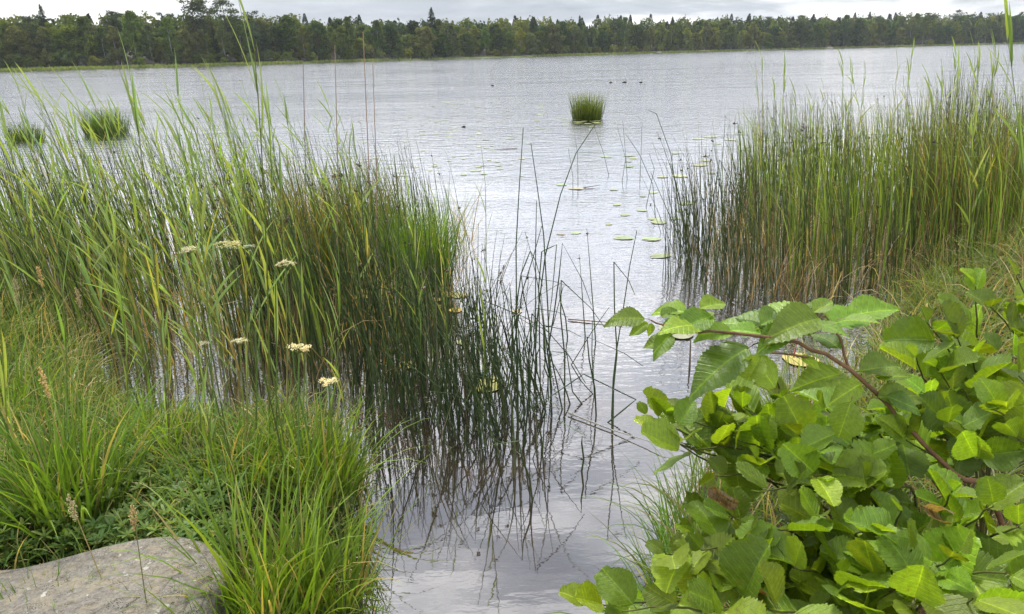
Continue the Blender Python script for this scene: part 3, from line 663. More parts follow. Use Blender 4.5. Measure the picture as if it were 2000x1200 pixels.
def singles(n, pxr, pyr, hr, label, group, folds=.3, lean=.08, shift=None):
    B = stand(n, pxr, pyr, None, 1, max(4, n//5), .10)
    for b in B:
        m = rv[rng.integers(9, 14)] if rng.random() < folds else rv[rng.integers(0, 9)]
        o = new('rush', m, loc=(b[0], b[1], 0), scale=(1, 1, rng.uniform(*hr)/1.15))
        o.rotation_euler = (rng.normal(0, lean), rng.normal(-.02, lean), rng.uniform(-.8, .8))
        x_ = (float(proj(b)[0])-pxr[0])/(pxr[1]-pxr[0]); pt = ('left third', 'middle third', 'right third')[int(min(2, max(0, x_*3)))]
        look = 'folded' if m in rv[9:] else 'straight'
        tag(o, label.replace('single', look)+', '+pt, 'rush', f'{look} {group}, {pt}')
singles(110, (800, 1110), (660, 930), (.3, .85), 'single dark rush in the loose clump in the middle of the water', 'rushes of the loose middle clump', .42, .13)
singles(75, (500, 900), (690, 760), (.75, 1.25), 'single rush along the front edge of the left stand', 'rushes at the front of the left stand', .12, .09)
singles(70, (1340, 1800), (520, 610), (.5, 1.25), 'single rush along the front edge of the right stand', 'rushes at the front of the right stand', .2, .09)

# ------------------------------------------------------------------ tussocks
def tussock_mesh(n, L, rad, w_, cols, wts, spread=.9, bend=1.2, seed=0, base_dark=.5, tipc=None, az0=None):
    g = Geo(); a = rng.uniform(0, 6.28, n); r = rad*np.sqrt(rng.random(n))
    B = np.stack([np.cos(a)*r, np.sin(a)*r, np.full(n, -.03)], 1)
    c = pick(cols, wts, n)*rng.uniform(.8, 1.2, (n, 1)); lean = (r/rad)*spread*.5+rng.uniform(0, .15, n)
    az = a+rng.normal(0, .9, n); lean = lean*rng.uniform(.3, 1.3, n)
    if az0 is not None: az = np.where(rng.random(n) < .35, rng.normal(az0, .5, n), az)
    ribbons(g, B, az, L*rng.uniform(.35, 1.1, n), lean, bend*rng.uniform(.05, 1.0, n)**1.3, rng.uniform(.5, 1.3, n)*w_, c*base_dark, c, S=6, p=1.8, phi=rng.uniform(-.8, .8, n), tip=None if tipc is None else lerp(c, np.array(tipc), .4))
    return g
GC = [(.105, .20, .026), (.15, .28, .035), (.21, .33, .05), (.36, .33, .14)]
def tussock(name, loc, label, group=None, **k):
    o = new(name, tussock_mesh(**k).mesh(name, M_grass), loc=loc); return tag(o, label, 'grass tussock', group)
p = G(1147, 234); tussock('island_tussock', p, 'round green tussock standing alone in the lake amid pads', n=900, L=.76, rad=.38, w_=.011, cols=[(.07, .11, .02), (.11, .16, .03), (.05, .08, .016)], wts=[3, 2, 3], spread=.45, bend=.45, tipc=(.25, .28, .1), az0=math.pi)
p = G(208, 262); tussock('island_tussock', p, 'dark green tussock in the lake behind the left reeds', n=700, L=.74, rad=.5, w_=.012, cols=[(.07, .11, .02), (.10, .15, .03), (.05, .08, .016)], wts=[3, 2, 3], spread=.5, bend=.8)
p = G(50, 275); tussock('island_tussock', p, 'smaller tussock in the lake at the left edge behind reeds', n=400, L=.5, rad=.4, w_=.012, cols=[(.07, .11, .02), (.12, .15, .04), (.05, .08, .016)], wts=[3, 2, 3], spread=.5, bend=.8)
for px, py, L, rr, lab in ((825, 560, .80, .22, 'soft bright green tussock at the right end of the left stand'), (690, 520, 1.0, .35, 'brownish sedge tussock behind the two tall dry stems'), (590, 560, .95, .3, 'sedge tussock in the left stand left of the tall dry stems'), (1870, 470, 1.25, .4, 'yellow-green tussock rising above the right rush stand')):
    y_ = 'bright' in lab
    tussock('sedge_tussock', G(px, py), lab, n=1000, L=L, rad=rr, w_=.006, cols=[(.10, .19, .03), (.07, .13, .02), (.15, .22, .04)] if y_ else [(.14, .16, .04), (.09, .13, .03), (.28, .22, .09)], wts=[3, 2, 2], spread=.5, bend=.9)
def bz(x, y): return float(bank_z(np.array([x]), np.array([y]))[0])
def on_bank(px, py):
    z = .25
    for _ in range(6): p = G(px, py, z); z = bz(p[0], p[1])
    return p
for px, py, L, rr, n, lab in (
 (130, 1010, .46, .15, 380, 'big bright green tussock behind the boulder on the left'),
 (535, 1210, .50, .13, 230, 'long bladed bright tussock at the foreground right of the boulder'),
 (640, 1170, .38, .12, 170, 'tussock at the very edge of the left bank, blades over the water'),
 (610, 960, .42, .17, 300, 'deep green tussock below the white flower heads'),
 (430, 960, .34, .14, 170, 'tussock with loose arching blades above the boulder end'),
 (20, 850, .42, .16, 220, 'tussock at the left edge of the picture below dry seed heads'),
 (300, 880, .28, .15, 160, 'small tussock beside the patch of water in the left bank'),
 (1378, 842, .50, .07, 95, 'fine tussock rising from the water left of the bushes'),
 (1360, 1080, .42, .12, 300, 'tussock drooping over the water below the alder leaves'),
 (1340, 1200, .40, .12, 300, 'tussock drooping over the water at the lower edge beside the bush'),
 (1560, 830, .35, .12, 260, 'upright grass tuft behind the leafy branch')):
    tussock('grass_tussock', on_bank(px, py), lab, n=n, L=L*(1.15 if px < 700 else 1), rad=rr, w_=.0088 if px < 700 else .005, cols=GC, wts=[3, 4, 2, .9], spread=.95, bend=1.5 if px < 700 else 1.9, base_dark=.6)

# ------------------------------------------------------------------ grass and herbs over the banks
def scatter_bank(n, cond):
    out = []
    while sum(map(len, out)) < n:
        x = rng.uniform(-4.5, 5.5, n*3); y = rng.uniform(.9, 7.5, n*3); s = sdf(x, y); z = bank_z(x, y)
        px, py = proj(np.stack([x, y, z], 1)); k = (s > -.06) & cond(px, py, x, y, s); out.append(np.stack([x, y, z-.01], 1)[k])
    return np.concatenate(out)[:n]
def on_rock(x, y): return (((x+1.5)/.74)**2+((y-1.48)/.34)**2) < 1
g = Geo()
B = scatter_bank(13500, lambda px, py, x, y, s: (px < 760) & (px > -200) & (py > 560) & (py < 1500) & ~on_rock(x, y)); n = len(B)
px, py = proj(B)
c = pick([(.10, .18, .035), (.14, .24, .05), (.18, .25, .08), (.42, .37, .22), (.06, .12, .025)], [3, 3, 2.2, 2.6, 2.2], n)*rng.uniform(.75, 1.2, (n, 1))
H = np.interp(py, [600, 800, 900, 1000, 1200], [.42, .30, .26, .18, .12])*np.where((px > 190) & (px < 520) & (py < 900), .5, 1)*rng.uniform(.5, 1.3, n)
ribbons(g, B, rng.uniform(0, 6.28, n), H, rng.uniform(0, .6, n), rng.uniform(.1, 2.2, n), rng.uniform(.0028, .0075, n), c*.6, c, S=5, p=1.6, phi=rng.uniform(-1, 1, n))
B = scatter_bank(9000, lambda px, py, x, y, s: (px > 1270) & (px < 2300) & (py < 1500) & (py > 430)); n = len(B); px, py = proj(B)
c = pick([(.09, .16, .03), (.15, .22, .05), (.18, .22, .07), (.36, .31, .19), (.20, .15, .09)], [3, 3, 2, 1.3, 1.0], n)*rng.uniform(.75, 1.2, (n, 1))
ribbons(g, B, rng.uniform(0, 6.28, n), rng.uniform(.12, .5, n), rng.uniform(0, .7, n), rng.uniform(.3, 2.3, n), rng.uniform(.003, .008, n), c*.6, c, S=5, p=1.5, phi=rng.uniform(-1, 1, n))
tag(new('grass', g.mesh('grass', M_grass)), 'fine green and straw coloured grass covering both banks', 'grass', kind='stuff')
# leafy ground plants: whorls of narrow leaflets
g = Geo()
def whorls(n, cond, Lr, cols, nl=7):
    B = scatter_bank(n, cond); B[:, 2] += rng.uniform(.02, .12, n); B2 = np.repeat(B, nl, 0); m = len(B2)
    a = np.tile(np.arange(nl)*2*math.pi/nl, n)+np.repeat(rng.uniform(0, 6, n), nl); c = np.repeat(pick(cols, [1]*len(cols), n), nl, 0)*rng.uniform(.85, 1.15, (m, 1))
    prof = np.array([.3, .85, 1, .8, .1])
    ribbons(g, B2, a, np.repeat(rng.uniform(*Lr, n), nl)*rng.uniform(.7, 1.1, m), rng.uniform(.7, 1.3, m), .5, .009, c*.9, c, S=4, phi=rng.normal(0, .3, m), prof=prof)
    tubes(g, B-np.array([0, 0, .1]), rng.uniform(0, 6, n), .12, .1, .1, .0015, np.array((.10, .10, .03)), np.array((.1, .12, .03)), S=2)
whorls(800, lambda px, py, x, y, s: (px > -50) & (px < 480) & (py > 930) & (py < 1120) & ~on_rock(x, y), (.025, .05), [(.13, .24, .06), (.09, .19, .05), (.16, .26, .06)])
whorls(260, lambda px, py, x, y, s: (px > 1650) & (px < 2050) & (py > 480) & (py < 700), (.04, .07), [(.13, .19, .06), (.10, .16, .05)])
tag(new('ground_herbs', g.mesh('ground_herbs', M_grass)), 'low herbs with whorls of narrow bright leaves on the banks', 'herbs', kind='stuff')

# ------------------------------------------------------------------ boulder
import bmesh
me = bpy.data.meshes.new('boulder'); b = bmesh.new(); bmesh.ops.create_cube(b, size=2); bmesh.ops.subdivide_edges(b, edges=b.edges[:], cuts=28, use_grid_fill=True)
kk = rng.normal(0, 1, (22, 3)); kk *= (rng.uniform(1.5, 12, 22)/np.linalg.norm(kk, axis=1))[:, None]; ph = rng.uniform(0, 6.28, 22); am = .055/np.maximum(1, np.linalg.norm(kk, axis=1)/2.2)
for v in b.verts:
    q = np.array(v.co); e = 9; q = q/((np.abs(q)**e).sum()**(1/e))
    f = 1+float((am*np.sin(kk @ q+ph)).sum())*.8
    q[2] *= 1+.12*q[0]; v.co = Vector(q*f)
for f_ in b.faces: f_.smooth = True
b.to_mesh(me); b.free(); me.materials.append(M_rock)
o = new('boulder', me, loc=(-1.56, 1.50, .15), rz=.05); o.scale = (.71, .29, .195); tag(o, 'big lichen-spotted grey boulder lying in the bottom left corner', 'boulder')
# blades in front of and over the boulder
for px, py, L, n, lab in ((60, 1215, .16, 90, 'short tuft in front of the boulder at the left corner'), (190, 1218, .15, 80, 'short tuft in front of the middle of the boulder'), (330, 1222, .15, 80, 'short tuft in front of the right half of the boulder'), (470, 1235, .26, 90, 'tuft at the right end of the boulder')):
    p = G(px, py, .30); tussock('grass_tuft', p, lab, n=n, L=L, rad=.1, w_=.004, cols=GC, wts=[2, 4, 3, 1], spread=.8, bend=.9)

# ------------------------------------------------------------------ common reeds with broad leaves
rleaf = []
for k in range(8):
    g = Geo(); c = np.array([(.22, .31, .11), (.22, .34, .07), (.20, .30, .14), (.26, .35, .10), (.22, .32, .09), (.20, .29, .13), (.24, .33, .10), (.34, .37, .10)][k])
    ribbons(g, [(0, 0, 0)], np.zeros(1), .33, rng.uniform(.18, .48), rng.uniform(.02, .45), .0185, c*.85, c, S=9, p=1.6, phi=rng.uniform(-.5, .5, 1), fold=.35, prof=np.array([.35, .75, .95, 1, .97, .88, .74, .55, .3, .04]), tip=lerp(c, np.array((.45, .33, .10)), .25 if k % 3 == 0 else .05), twist=rng.uniform(-1.2, 1.2, 1))
    rleaf.append(g.mesh('reed_leaf', M_reed))
RV = []; RTOP = []
for k in range(9):
    g = Geo(); c = np.array((.16, .22, .06)) if k % 3 else np.array((.26, .24, .10)); az = rng.normal(math.pi, .4, 1)
    Pt = tubes(g, [(0, 0, -.1)], az, 1.5, rng.uniform(-.02, .05), rng.uniform(.0, .13) if k < 3 else rng.uniform(.05, .25), .0042, c, c*1.1, S=12, K=5, taper=.35)[0]
    leaves = []
    for j in range(4, 12):
        if rng.random() < .9: leaves.append((Pt[j]*1.0, rng.normal(math.pi if rng.random() < .8 else .2, .6), rng.uniform(.6, 1.1)*(1.0 if j < 9 else .85), rng.integers(8)))
    leaves.append((Pt[12], rng.normal(math.pi, .3), .85, rng.integers(7))); leaves.append((Pt[11], rng.normal(math.pi, .3), .8, rng.integers(7)))
    RV.append((g.mesh('reed_stem', M_reed), leaves)); RTOP.append(Pt[12])
def reed(base, H, label, group=None, v=None, dz=0, lean=.05, leafs=.92):
    s = H/1.42; v = rng.integers(9) if v is None else v
    r = new('reed', None, loc=base, scale=(.75+.25*s, .75+.25*s, s)); r.rotation_euler = (rng.normal(0, lean), rng.normal(-.02, lean), rng.normal(0, .35))
    new('stem', RV[v][0], r)
    for (q, a, sc, li) in RV[v][1]:
        o = new('leaf', rleaf[li], r, loc=q, scale=sc*leafs/1.0); o.rotation_euler = (rng.normal(0, .12), rng.normal(-.05, .15), a+rng.normal(0, .2))
    tag(r, label, 'reed', group); return r
def reed_to(px, py, tx, ty, v, lab, bank=True, leafs=1.0):
    """a reed from its foot to the place of its tip in the upright plane of the foot"""
    p = on_bank(px, py) if bank else G(px, py); p[2] = max(p[2], 0.)
    d = float(np.dot(p-CO, CAMF_)); top = P(tx, ty, d); hz = np.dot(top-p, [0, 1, 0]); top = top.copy(); k_ = (top[1]-p[1]); top = P(tx, ty, d*(1-0)); 
    for _ in range(5): d += (p[1]-top[1])*.95; top = P(tx, ty, d)
    r = reed(p, 1.42, lab, v=v, leafs=leafs); loc_top = Vector(RTOP[v]); tv = Vector(top-p)
    sc = tv.length/loc_top.length; r.scale = (.8*sc+.12, .8*sc+.12, sc); lt = Vector((loc_top.x*r.scale[0], loc_top.y*r.scale[0], loc_top.z*sc))
    r.rotation_mode = 'QUATERNION'; r.rotation_quaternion = lt.rotation_difference(tv); return r
CAMF_ = CR @ np.array([0, 0, -1.])
for a in (
 (528, 930, 497, 100, 1, 'tallest broad-leaved reed in front, its tip reaching the far wood'), (500, 900, 455, 260, 4, 'reed close behind the tallest one with yellowing blades'),
 (398, 960, 368, 540, 2, 'reed in front of the patch of water in the left bank'), (425, 1010, 385, 690, 5, 'short reed with wide pale blades above the boulder'),
 (250, 890, 215, 440, 7, 'reed with a broad bent blade left of the patch of water'), (130, 900, 95, 380, 8, 'reed behind the big bright tussock on the left'),
 (560, 860, 545, 330, 0, 'reed just right of the tallest one'), (540, 900, 525, 240, 2, 'leafy upright reed touching the right side of the tallest one'), (480, 900, 470, 330, 6, 'leafy upright reed left of the tallest one'), (590, 880, 572, 420, 3, 'shorter leafy reed over the right white flower head'), (330, 860, 262, 200, 0, 'tall slender reed in front of the dark lake tussock'), (420, 860, 375, 300, 5, 'slender reed above the high white flower head'), (690, 1000, 640, 640, 4, 'short reed with orange blades beside the white flowers'),
 (20, 980, -15, 480, 2, 'reed at the left edge of the picture'), (650, 860, 655, 420, 7, 'reed over the white flower heads'), (330, 900, 300, 520, 3, 'slim reed at the left side of the patch of water'), (470, 1080, 440, 800, 6, 'low reed shoot between the tussocks above the boulder end')): reed_to(*a)
for a in ((940, 860, 948, 370, 2, 'small pale reed standing in the water at the centre', False, .8), (825, 760, 800, 400, 5, 'pale reed at the right end of the left stand', False), (870, 770, 855, 420, 8, 'pale reed on the open edge of the left stand, taller blade', False),
 (1890, 560, 1900, 240, 5, 'pale broad-leaved reed in the right stand near the edge', False), (2020, 640, 1968, 75, 1, 'tall close reed at the right edge of the picture', False)): reed_to(*a)
def WH(x): return 'at the left edge' if x < 150 else 'behind the big bright tussock' if x < 330 else 'left of the tallest reed' if x < 500 else 'between the tallest reed and the tall dry stems' if x < 660 else 'at the tall dry stems'
B = stand(150, (-200, 740), (500, 720), None, 1)
for b_ in B:
    px_ = float(proj(b_)[0]); reed((b_[0], b_[1], 0), float(np.interp(px_, [0, 300, 500, 760], [1.45, 1.42, 1.45, 1.2]))*rng.uniform(.68, 1.08), 'light green reed in the left stand, '+WH(px_), 'reeds of the left stand, '+WH(px_))
B = stand(24, (-100, 480), (740, 860), None, 1)
for b_ in B: reed((b_[0], b_[1], max(0, bz(b_[0], b_[1]))), rng.uniform(.7, 1.25), 'light green reed rooted on the left bank, '+WH(float(proj(b_)[0])), 'reeds on the left bank, '+WH(float(proj(b_)[0])))
B = stand(42, (1480, 2150), (380, 560), None, 1)
for b_ in B: reed((b_[0], b_[1], 0), rng.uniform(1.2, 1.62), 'nodding reed in the right rush stand', 'reeds of the right stand', leafs=.75)
# two dry tall stems with seed panicle remains
for (bx, by), (tx, ty), lab in (((722, 640), (709, 62), 'tallest dry brown stem with a pale torn leaf near its top'), ((733, 600), (728, 122), 'dry brown stem cut off at the top beside the tallest'), ((655, 620), (654, 88), 'thin dry stem left of the pair'), ((592, 620), (592, 118), 'thin dry stem with a hooked top over the left reeds'), ((608, 600), (560, 300), 'leaning dry stem in the left reeds'), ((1000, 1), (1, 1), None)):
    if lab is None: continue
    b_ = G(bx, by); d = np.dot(b_-CO, CR @ np.array([0, 0, -1])); t_ = P(tx, ty, d); m_ = (b_+t_)/2+np.array([.02, 0, 0])
    o = stem_path('dry_stem', [b_-np.array([0, 0, .1]), b_, m_, t_], .0052, (.27, .18, .12), lab, 'dry stem', taper=.5)
# dry seed heads
def seed_head(px, py, d, L, lab, stem=.5):
    L *= .8
    g = Geo(); top = P(px, py, d); n = 150; t = rng.random(n); ax = np.array([rng.normal(-.1, .15), 0, 1.]); ax /= np.linalg.norm(ax)
    c = top-ax*L*t[:, None]+rng.normal(0, .0035, (n, 3))*(np.sin(t*3.1)[:, None]+.25)
    blobs(g, c, .0036, (.42, .35, .24), 2)
    root = new('seed_grass', None, loc=(0, 0, 0)); new('seed_head', g.mesh('seed_head', M_flower), root)
    base = top-np.array([rng.normal(0, .05), 0, stem+L]); g = Geo(); q = np.array([base, (base+top)/2+rng.normal(0, .015, 3), top])[None]
    tubes_path(g, q, np.array([1.]), np.array([.002]), np.array((.3, .27, .12)), np.array((.4, .33, .17)), 4, .5); new('stem', g.mesh('seed_stem', M_grass), root)
    tag(root, lab, 'grass stem'); return root
for a in ((72, 522, 2.6, .09, 'fluffy pink-brown seed head among the reeds at the far left'), (28, 545, 2.4, .11, 'slim tan seed head at the left edge'), (148, 562, 2.8, .10, 'tan seed head right of the fluffy one'), (77, 718, 2.2, .12, 'pale dense seed spike above the big bright tussock'), (133, 968, 1.9, .09, 'brown seed spike in front of the big bright tussock'), (258, 985, 1.8, .09, 'dark seed spike in the leafy herbs above the boulder')):
    seed_head(*a, stem=.45 if a[1] > 900 else .8)
# white umbels
def umbel(px, py, d, w_, label, dry=False):
    w_ *= .85
    top = P(px, py, d); R_ = w_/2; root = new('umbel_flower', None, loc=(0, 0, 0))
    base = top-np.array([rng.normal(0, .06), rng.normal(-.03, .03), min(.75, top[2]-.1)]); hub = top-np.array([0, 0, R_*.75]); col = np.array((.16, .22, .07))
    g = Geo(); q = np.array([base, lerp(base, hub, .5)+rng.normal(0, .01, 3), hub])[None]; tubes_path(g, q, np.array([1.]), np.array([.0026]), col*.8, col, 5, .7)
    new('stem', g.mesh('umbel_stem', M_grass), root)
    n = 18; a = rng.uniform(0, 6.28, n); r = np.sqrt((np.arange(n)+.5)/n)*R_; e = top+np.stack([np.cos(a)*r, np.sin(a)*r, -.25*r*r/R_+rng.normal(0, .002, n)], 1)
    g = Geo()
    for k in range(n): tubes_path(g, np.array([hub, lerp(hub, e[k], .55)-np.array([0, 0, .003]), e[k]])[None], np.array([a[k]]), np.array([.0009]), col, col, 3, .7)
    new('ray', g.mesh('umbel_rays', M_grass), root)
    g = Geo(); m = 24; c = np.repeat(e, m, 0)+rng.normal(0, 1, (n*m, 3))*np.array([.0038, .0038, .0014])*(R_/.025)
    flakes(g, c, rng.uniform(.0025, .0045, n*m)*(R_/.025), vary((.56, .57, .47) if not dry else (.42, .40, .22), n*m, .12, .02), 1.8); new('flower_head', g.mesh('umbel_head', M_flower), root)
    tag(root, label, 'flower')
for a in ((367, 484, 2.25, .062, 'white flower head high on the left, below the leaning reed blade'), (446, 473, 2.15, .085, 'greenish fading flower head beside the white high one', True), (487, 480, 2.3, .04, 'small white flower head touching the greenish fading one'), (557, 512, 2.2, .060, 'white flower head just right of the tallest reed'), (398, 670, 2.3, .034, 'small white flower head over the dark water patch'), (467, 664, 2.3, .055, 'white flower head in the row left of the tallest reed stem'), (582, 675, 2.0, .068, 'broad cream flower head right of the tallest reed stem'), (640, 741, 2.0, .062, 'lowest white flower head at the edge of the grass')):
    umbel(*a)

# ------------------------------------------------------------------ alder and bird cherry leaves
def leaf_mesh(kind, seed):
    r_ = np.random.default_rng(seed); n, m = 30, 10
    u = np.linspace(0, 1, n+1); v = np.linspace(-1, 1, m+1)
    if kind == 'alder':
        w_ = .47*np.sin(math.pi*np.clip(u, 0, 1)**.95)**.55*(.78+.32*u); w_[0] = .02; w_[-1] = .10; w_[-2] = .26
    else:
        w_ = .31*np.sin(math.pi*u**.80)**.85*(1.08-.35*u); w_[0] = .015; w_[-1] = .004
    teeth = 1+(.045 if kind == 'alder' else .05)*np.where(np.arange(n+1) % 2 == 0, 1, -1); w_ = w_*teeth*(1+r_.normal(0, .025, n+1))
    fold = r_.uniform(.1, .95) if kind == 'alder' else r_.uniform(.15, .5); curl = r_.uniform(-.1, .6) if kind == 'alder' else r_.uniform(.3, .9); sweep = r_.normal(0, .07); rip = r_.uniform(.5, 1)
    U, Vv = np.meshgrid(u, v, indexing='ij'); x = Vv*w_[:, None]; asym = r_.normal(0, .05); x = x*(1+asym*np.sign(Vv))
    veins = np.cos(2*math.pi*(U*9-np.abs(x)*5.5))*.016*np.minimum(1, np.abs(Vv)*2.5)*(1-np.abs(Vv)**4*.3)
    z = np.abs(x)*fold+veins+.03*rip*np.sin(U*11+np.sign(Vv)*1.5+seed)*Vv**2-curl*(U-.15)**2*.55-.25*np.abs(x)**2*r_.uniform(0, 2)
    y = U-.10*np.abs(Vv)**2*(1-U)*0+(.035 if kind == 'alder' else 0)*np.abs(Vv)*(U > .9)
    x = x+sweep*U**2
    V = np.stack([x, y+.16, z], 2); g = Geo()
    base = np.array((.165, .26, .020))*(1, .8, 1.15)[seed % 3] if kind == 'alder' else np.array((.16, .27, .022))
    c = base*(1+.18*np.exp(-(np.abs(x)/.03)**2))[:, :, None]*(1-.1*np.abs(Vv))[:, :, None]
    i = np.arange(n)[:, None]*(m+1)+np.arange(m)[None]
    g.add(V, np.stack([i, i+1, i+m+2, i+m+1], 2), c, 0, np.stack([x, U], 2).reshape(-1, 2))
    q = np.array([(0, 0, -.02), (0, .07, 0.0), (0, .17, 0.0), (sweep*.25, .66, -.004-curl*.14), ])[None]
    tubes_path(g, q, np.zeros(1), np.array([.013]), np.array((.13, .09, .03)), np.array((.14, .17, .04)), 4, .25)
    return g.mesh(kind+'_leaf', [M_alder])
AL = [leaf_mesh('alder', 10+i) for i in range(10)]; CH = [leaf_mesh('cherry', 40+i) for i in range(7)]
DL = []
for i in range(3):
    m = AL[i+3].copy(); co = np.zeros(len(m.vertices)*3); m.vertices.foreach_get('co', co); co = co.reshape(-1, 3)
    a = co[:, 0]*5.5; co[:, 2] += .22*(1-np.cos(a)); co[:, 0] = np.sin(a)*.2; co += rng.normal(0, .008, co.shape); m.vertices.foreach_set('co', co.ravel())
    c = np.tile((.15, .095, .05, 1.), (len(m.vertices), 1)); c[:, :3] *= rng.uniform(.5, 1.5, (len(c), 1)); m.color_attributes['Col'].data.foreach_set('color', c.ravel()); m.update(); DL.append(m)
CAMF = CR @ np.array([0, 0, -1.])
def put_leaf(root, B, D, L, nrm, lib, name='leaf', label=None):
    D = D/np.linalg.norm(D); X = np.cross(D, nrm); X /= np.linalg.norm(X)+1e-9; Zv = np.cross(X, D)
    o = bpy.data.objects.new(name, lib[rng.integers(len(lib))]); link(o, root)
    M = np.eye(4); M[:3, 0] = X*L; M[:3, 1] = D*L; M[:3, 2] = Zv*L; M[:3, 3] = B
    o.matrix_local = Matrix(M.tolist()) if root.location.length == 0 else Matrix.Translation(-root.location) @ Matrix(M.tolist())
    if label: o['label'] = label
    return o
def branch(root, pts, r0, r1, mat=None, name='branch'):
    pts = np.array(pts); n = len(pts); T = np.linspace(0, n-1, (n-1)*4+1); q = np.zeros((len(T), 3))
    for k, t in enumerate(T):      # Catmull-Rom
        i = min(int(t), n-2); f = t-i; p0, p1, p2, p3 = pts[max(i-1, 0)], pts[i], pts[i+1], pts[min(i+2, n-1)]
        q[k] = .5*(2*p1+(p2-p0)*f+(2*p0-5*p1+4*p2-p3)*f*f+(3*p1-p0-3*p2+p3)*f**3)
    q[1:-1] += rng.normal(0, r0*.35, q[1:-1].shape)
    g = Geo(); tubes_path(g, q[None], np.array([.7]), np.array([r0]), np.array((.1, .1, .1)), np.array((.1, .1, .1)), 7, r1/r0)
    o = new(name, g.mesh(name, mat or M_twig), root)
    if root.location.length: o.location = -root.location
    return q
# long leafy branch reaching left over the water
root = new('bird_cherry', None, loc=(0, 0, 0)); tag(root, 'long slender branch of pointed toothed leaves reaching left over the water', 'shrub')
rootp = np.array([1.12, 1.15, .15])
bp_ = [rootp, P(1960, 1030, 1.22), P(1860, 925, 1.2), P(1760, 820, 1.2), P(1660, 722, 1.18), P(1560, 672, 1.15), P(1440, 652, 1.13), P(1340, 645, 1.12), P(1272, 626, 1.1)]
branch(root, bp_, .0050, .0012)
branch(root, [P(1658, 720, 1.18), P(1640, 660, 1.17), P(1612, 618, 1.16)], .0025, .0012)
branch(root, [P(1590, 700, 1.165), P(1540, 692, 1.15), P(1490, 688, 1.14)], .002, .0012)
up = np.array([0, 0, 1.]); tocam = -CAMF
LV = [((1271, 624), (1184, 617), -.02, .1), ((1354, 611), (1271, 604), .03, .25), ((1358, 606), (1422, 586), .03, .2), ((1403, 614), (1314, 643), -.03, .3), ((1360, 612), (1293, 622), .01, .2),
 ((1316, 647), (1273, 690), -.03, .2), ((1322, 650), (1254, 682), .02, .1), ((1271, 626), (1231, 658), 0, .5), ((1272, 627), (1270, 657), 0, .8), ((1284, 622), (1330, 604), .02, .3), ((1481, 668), (1345, 750), -.04, .08),
 ((1545, 640), (1480, 684), -.04, .2), ((1613, 616), (1443, 620), .03, .22), ((1615, 618), (1500, 650), -.05, .3), ((1582, 616), (1633, 582), .02, .3), ((1634, 624), (1762, 594), .0, .18), ((1634, 628), (1714, 624), -.05, .12),
 ((1660, 726), (1552, 752), -.03, .1), ((1664, 728), (1768, 708), .02, .2), ((1698, 737), (1782, 732), -.03, .2), ((1700, 778), (1804, 770), .0, .3), ((1813, 775), (1760, 727), .0, .5), ((1745, 885), (1626, 934), -.05, .15),
 ((1500, 655), (1412, 640), .02, .15), ((1530, 650), (1440, 606), .06, .15), ((1560, 640), (1470, 618), .05, .2), ((1570, 630), (1655, 640), -.05, .15), ((1440, 648), (1360, 646), -.03, .1), ((1475, 640), (1545, 608), .05, .25),
 ((1590, 660), (1540, 640), .03, .3), ((1400, 636), (1345, 610), .05, .2), ((1560, 690), (1600, 722), -.02, .2), ((1620, 600), (1560, 590), .05, .2), ((1520, 648), (1405, 622), .07, .1), ((1600, 640), (1700, 612), .06, .1), ((1380, 640), (1300, 628), -.05, .2), ((1650, 690), (1590, 640), .05, .3), ((1720, 770), (1800, 800), -.03, .4), ((1690, 745), (1630, 780), -.03, .5)]
for (bx, by), (tx, ty), dd, tilt in LV:
    d0 = 1.13+(bx-1300)/360*.05; B = P(bx, by, d0); T = P(tx, ty, d0+dd); L = np.linalg.norm(T-B)/1.12
    put_leaf(root, B, T-B, L, up*1.0+tocam*(tilt*1.1+.38)+rng.normal(0, .12, 3), CH)
for (bx, by), (tx, ty), d0, tilt in (((1490, 686), (1462, 740), 1.13, .8), ((1665, 775), (1640, 850), 1.12, .8), ((1520, 767), (1474, 700), 1.15, .7), ((1640, 845), (1566, 872), 1.12, .3), ((1337, 883), (1256, 845), 1.2, .5), ((1320, 838), (1355, 786), 1.2, .7)):
    B = P(bx, by, d0); T = P(tx, ty, d0); put_leaf(root, B, T-B, np.linalg.norm(T-B)/1.12, up+tocam*tilt+rng.normal(0, .1, 3), AL)
# alder shrubs: shoots with alternating leaves
def shoot(root, tip, base, nleaf, L, bush_dir=None, lib=AL, tw=M_twig_g, r=.0032):
    ln = np.linalg.norm(tip-base); mid = lerp(base, tip, .5)+np.array([0, 0, .10*ln])+rng.normal(0, .04*ln, 3); q34 = lerp(base, tip, .8)+np.array([0, 0, .05*ln])+rng.normal(0, .015*ln, 3)
    q = branch(root, [base, mid, q34, tip], r, .0011, tw, 'twig'); m = len(q)-1; phase = rng.uniform(0, 6)
    for k in range(nleaf):
        if rng.random() < .1: continue
        t = 1-(k/(nleaf))*min(.8, .045*nleaf/max(ln, .3)*1.6); i = min(int(t*m), m-1); B = lerp(q[i], q[i+1], t*m-i); T = q[i+1]-q[max(i-1, 0)]; T /= np.linalg.norm(T)
        a = phase+k*2.4; s1 = np.cross(T, up); s1 /= np.linalg.norm(s1)+1e-9; s2 = np.cross(s1, T)
        side = s1*math.cos(a)+s2*math.sin(a)*.6
        D = T*(.9 if k < 2 else .35)+side*(.5 if k == 0 else 1.)+up*rng.uniform(-.2, 1.0)+rng.normal(0, .25, 3)
        sz = L*(.55, .8, .95)[min(k, 2)]*rng.uniform(.6, 1.2)
        nn = up*1.0+tocam*rng.uniform(-.1, .45)-side*rng.uniform(-.2, .7)+rng.normal(0, .34, 3); put_leaf(root, B, D, sz, nn, lib)
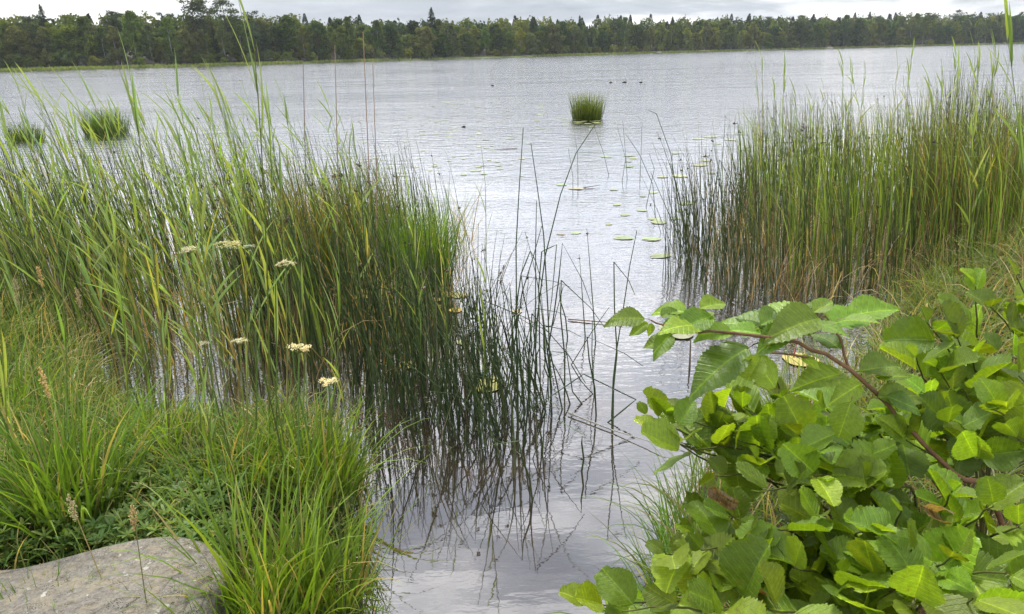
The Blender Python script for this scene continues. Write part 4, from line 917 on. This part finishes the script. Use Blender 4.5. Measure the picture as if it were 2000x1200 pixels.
shoots_up = [(1905, 560, 1.5), (1935, 600, 1.45), (1812, 632, 1.45), (1870, 660, 1.4), (1975, 640, 1.4), (1955, 690, 1.3), (1900, 690, 1.35), (1830, 720, 1.35), (1990, 735, 1.2), (1880, 760, 1.25), (1800, 775, 1.25), (1745, 800, 1.3), (1940, 800, 1.15), (1850, 830, 1.2), (1990, 860, 1.1), (1985, 540, 1.5), (1770, 860, 1.2), (1910, 900, 1.1), (2040, 700, 1.3), (2030, 600, 1.4), (1790, 700, 1.4), (1725, 850, 1.3)]
shoots_mid = [(1615, 800, 1.25), (1510, 725, 1.3), (1530, 790, 1.3), (1450, 800, 1.35), (1395, 790, 1.35), (1330, 815, 1.3), (1265, 812, 1.3), (1300, 860, 1.25), (1360, 880, 1.25), (1440, 860, 1.25), (1480, 900, 1.2), (1560, 850, 1.2), (1660, 870, 1.15), (1400, 930, 1.2), (1490, 960, 1.1), (1590, 930, 1.1), (1330, 870, 1.35), (1690, 940, 1.1), (1620, 960, 1.1), (1550, 900, 1.25), (1470, 830, 1.4), (1420, 880, 1.3), (1700, 800, 1.35), (1650, 810, 1.3)]
shoots_low = [(1420, 1000, 1.15), (1300, 1082, 1.1), (1370, 1075, 1.1), (1520, 1035, 1.05), (1600, 1010, 1.05), (1685, 1040, .98), (1780, 1075, .92), (1870, 1080, .9), (1440, 1110, 1.05), (1395, 1150, 1.05), (1550, 1110, 1.0), (1640, 1150, .95), (1900, 1170, .82), (1965, 1120, .85), (1150, 1185, 1.15), (1215, 1195, 1.1), (1395, 1195, .95), (1500, 1190, .92), (1780, 1190, .82), (1940, 990, 1.0), (1860, 960, 1.05), (1760, 1000, 1.02), (1990, 1030, .95), (1460, 1060, 1.15), (1700, 1130, .95), (1580, 1200, .95), (1840, 1130, .95), (2020, 1180, .85), (1610, 1080, 1.1), (1345, 1040, 1.2), (1480, 1150, 1.1), (1720, 1200, .9)]
for shoots, lab, bx, by, L0 in ((shoots_up, 'upper right alder bush with round pale-backed leaves against the sedge', 1.25, 1.45, .078), (shoots_mid, 'middle alder bush with leaves hanging over the water edge', .95, 1.35, .072), (shoots_low, 'nearest alder bush with big toothed leaves filling the bottom right corner', .80, 1.05, .073)):
    root = new('alder_bush', None, loc=(0, 0, 0)); tag(root, lab, 'bush')
    stump = np.array([bx, by, .2]); tops = []
    for j in range(4):
        t_ = stump+np.array([rng.uniform(-.25, .12), rng.uniform(-.12, .2), rng.uniform(.18, .4)]); branch(root, [stump+rng.normal(0, .04, 3)*np.array([1, 1, 0])-np.array([0, 0, .12]), lerp(stump, t_, .5)+rng.normal(0, .02, 3), t_], .009, .005); tops.append(t_)
    for (px, py, d) in shoots:
        tip = P(px, py, d); c = min(tops, key=lambda t_: np.linalg.norm(t_-tip)); 
        shoot(root, tip, c, 8, L0*rng.uniform(.9, 1.15))
    if bx == .80:
        for px, py, d in ((1375, 950, 1.1), (1460, 1140, 1.0), (1795, 985, .98)): put_leaf(root, P(px, py, d), np.array([.6, .1, -.6])+rng.normal(0, .2, 3), .045, tocam, DL, 'dead_leaf', 'brown curled dead leaf')
        for px, py, d in (): put_leaf(root, P(px, py, d), rng.normal(0, 1, 3), .05, tocam, DL, 'dead_leaf', 'brown curled dead leaf')
print('trees', cnt, 'objects', len(bpy.data.objects), 'polys', sum(len(m.polygons) for m in bpy.data.meshes))
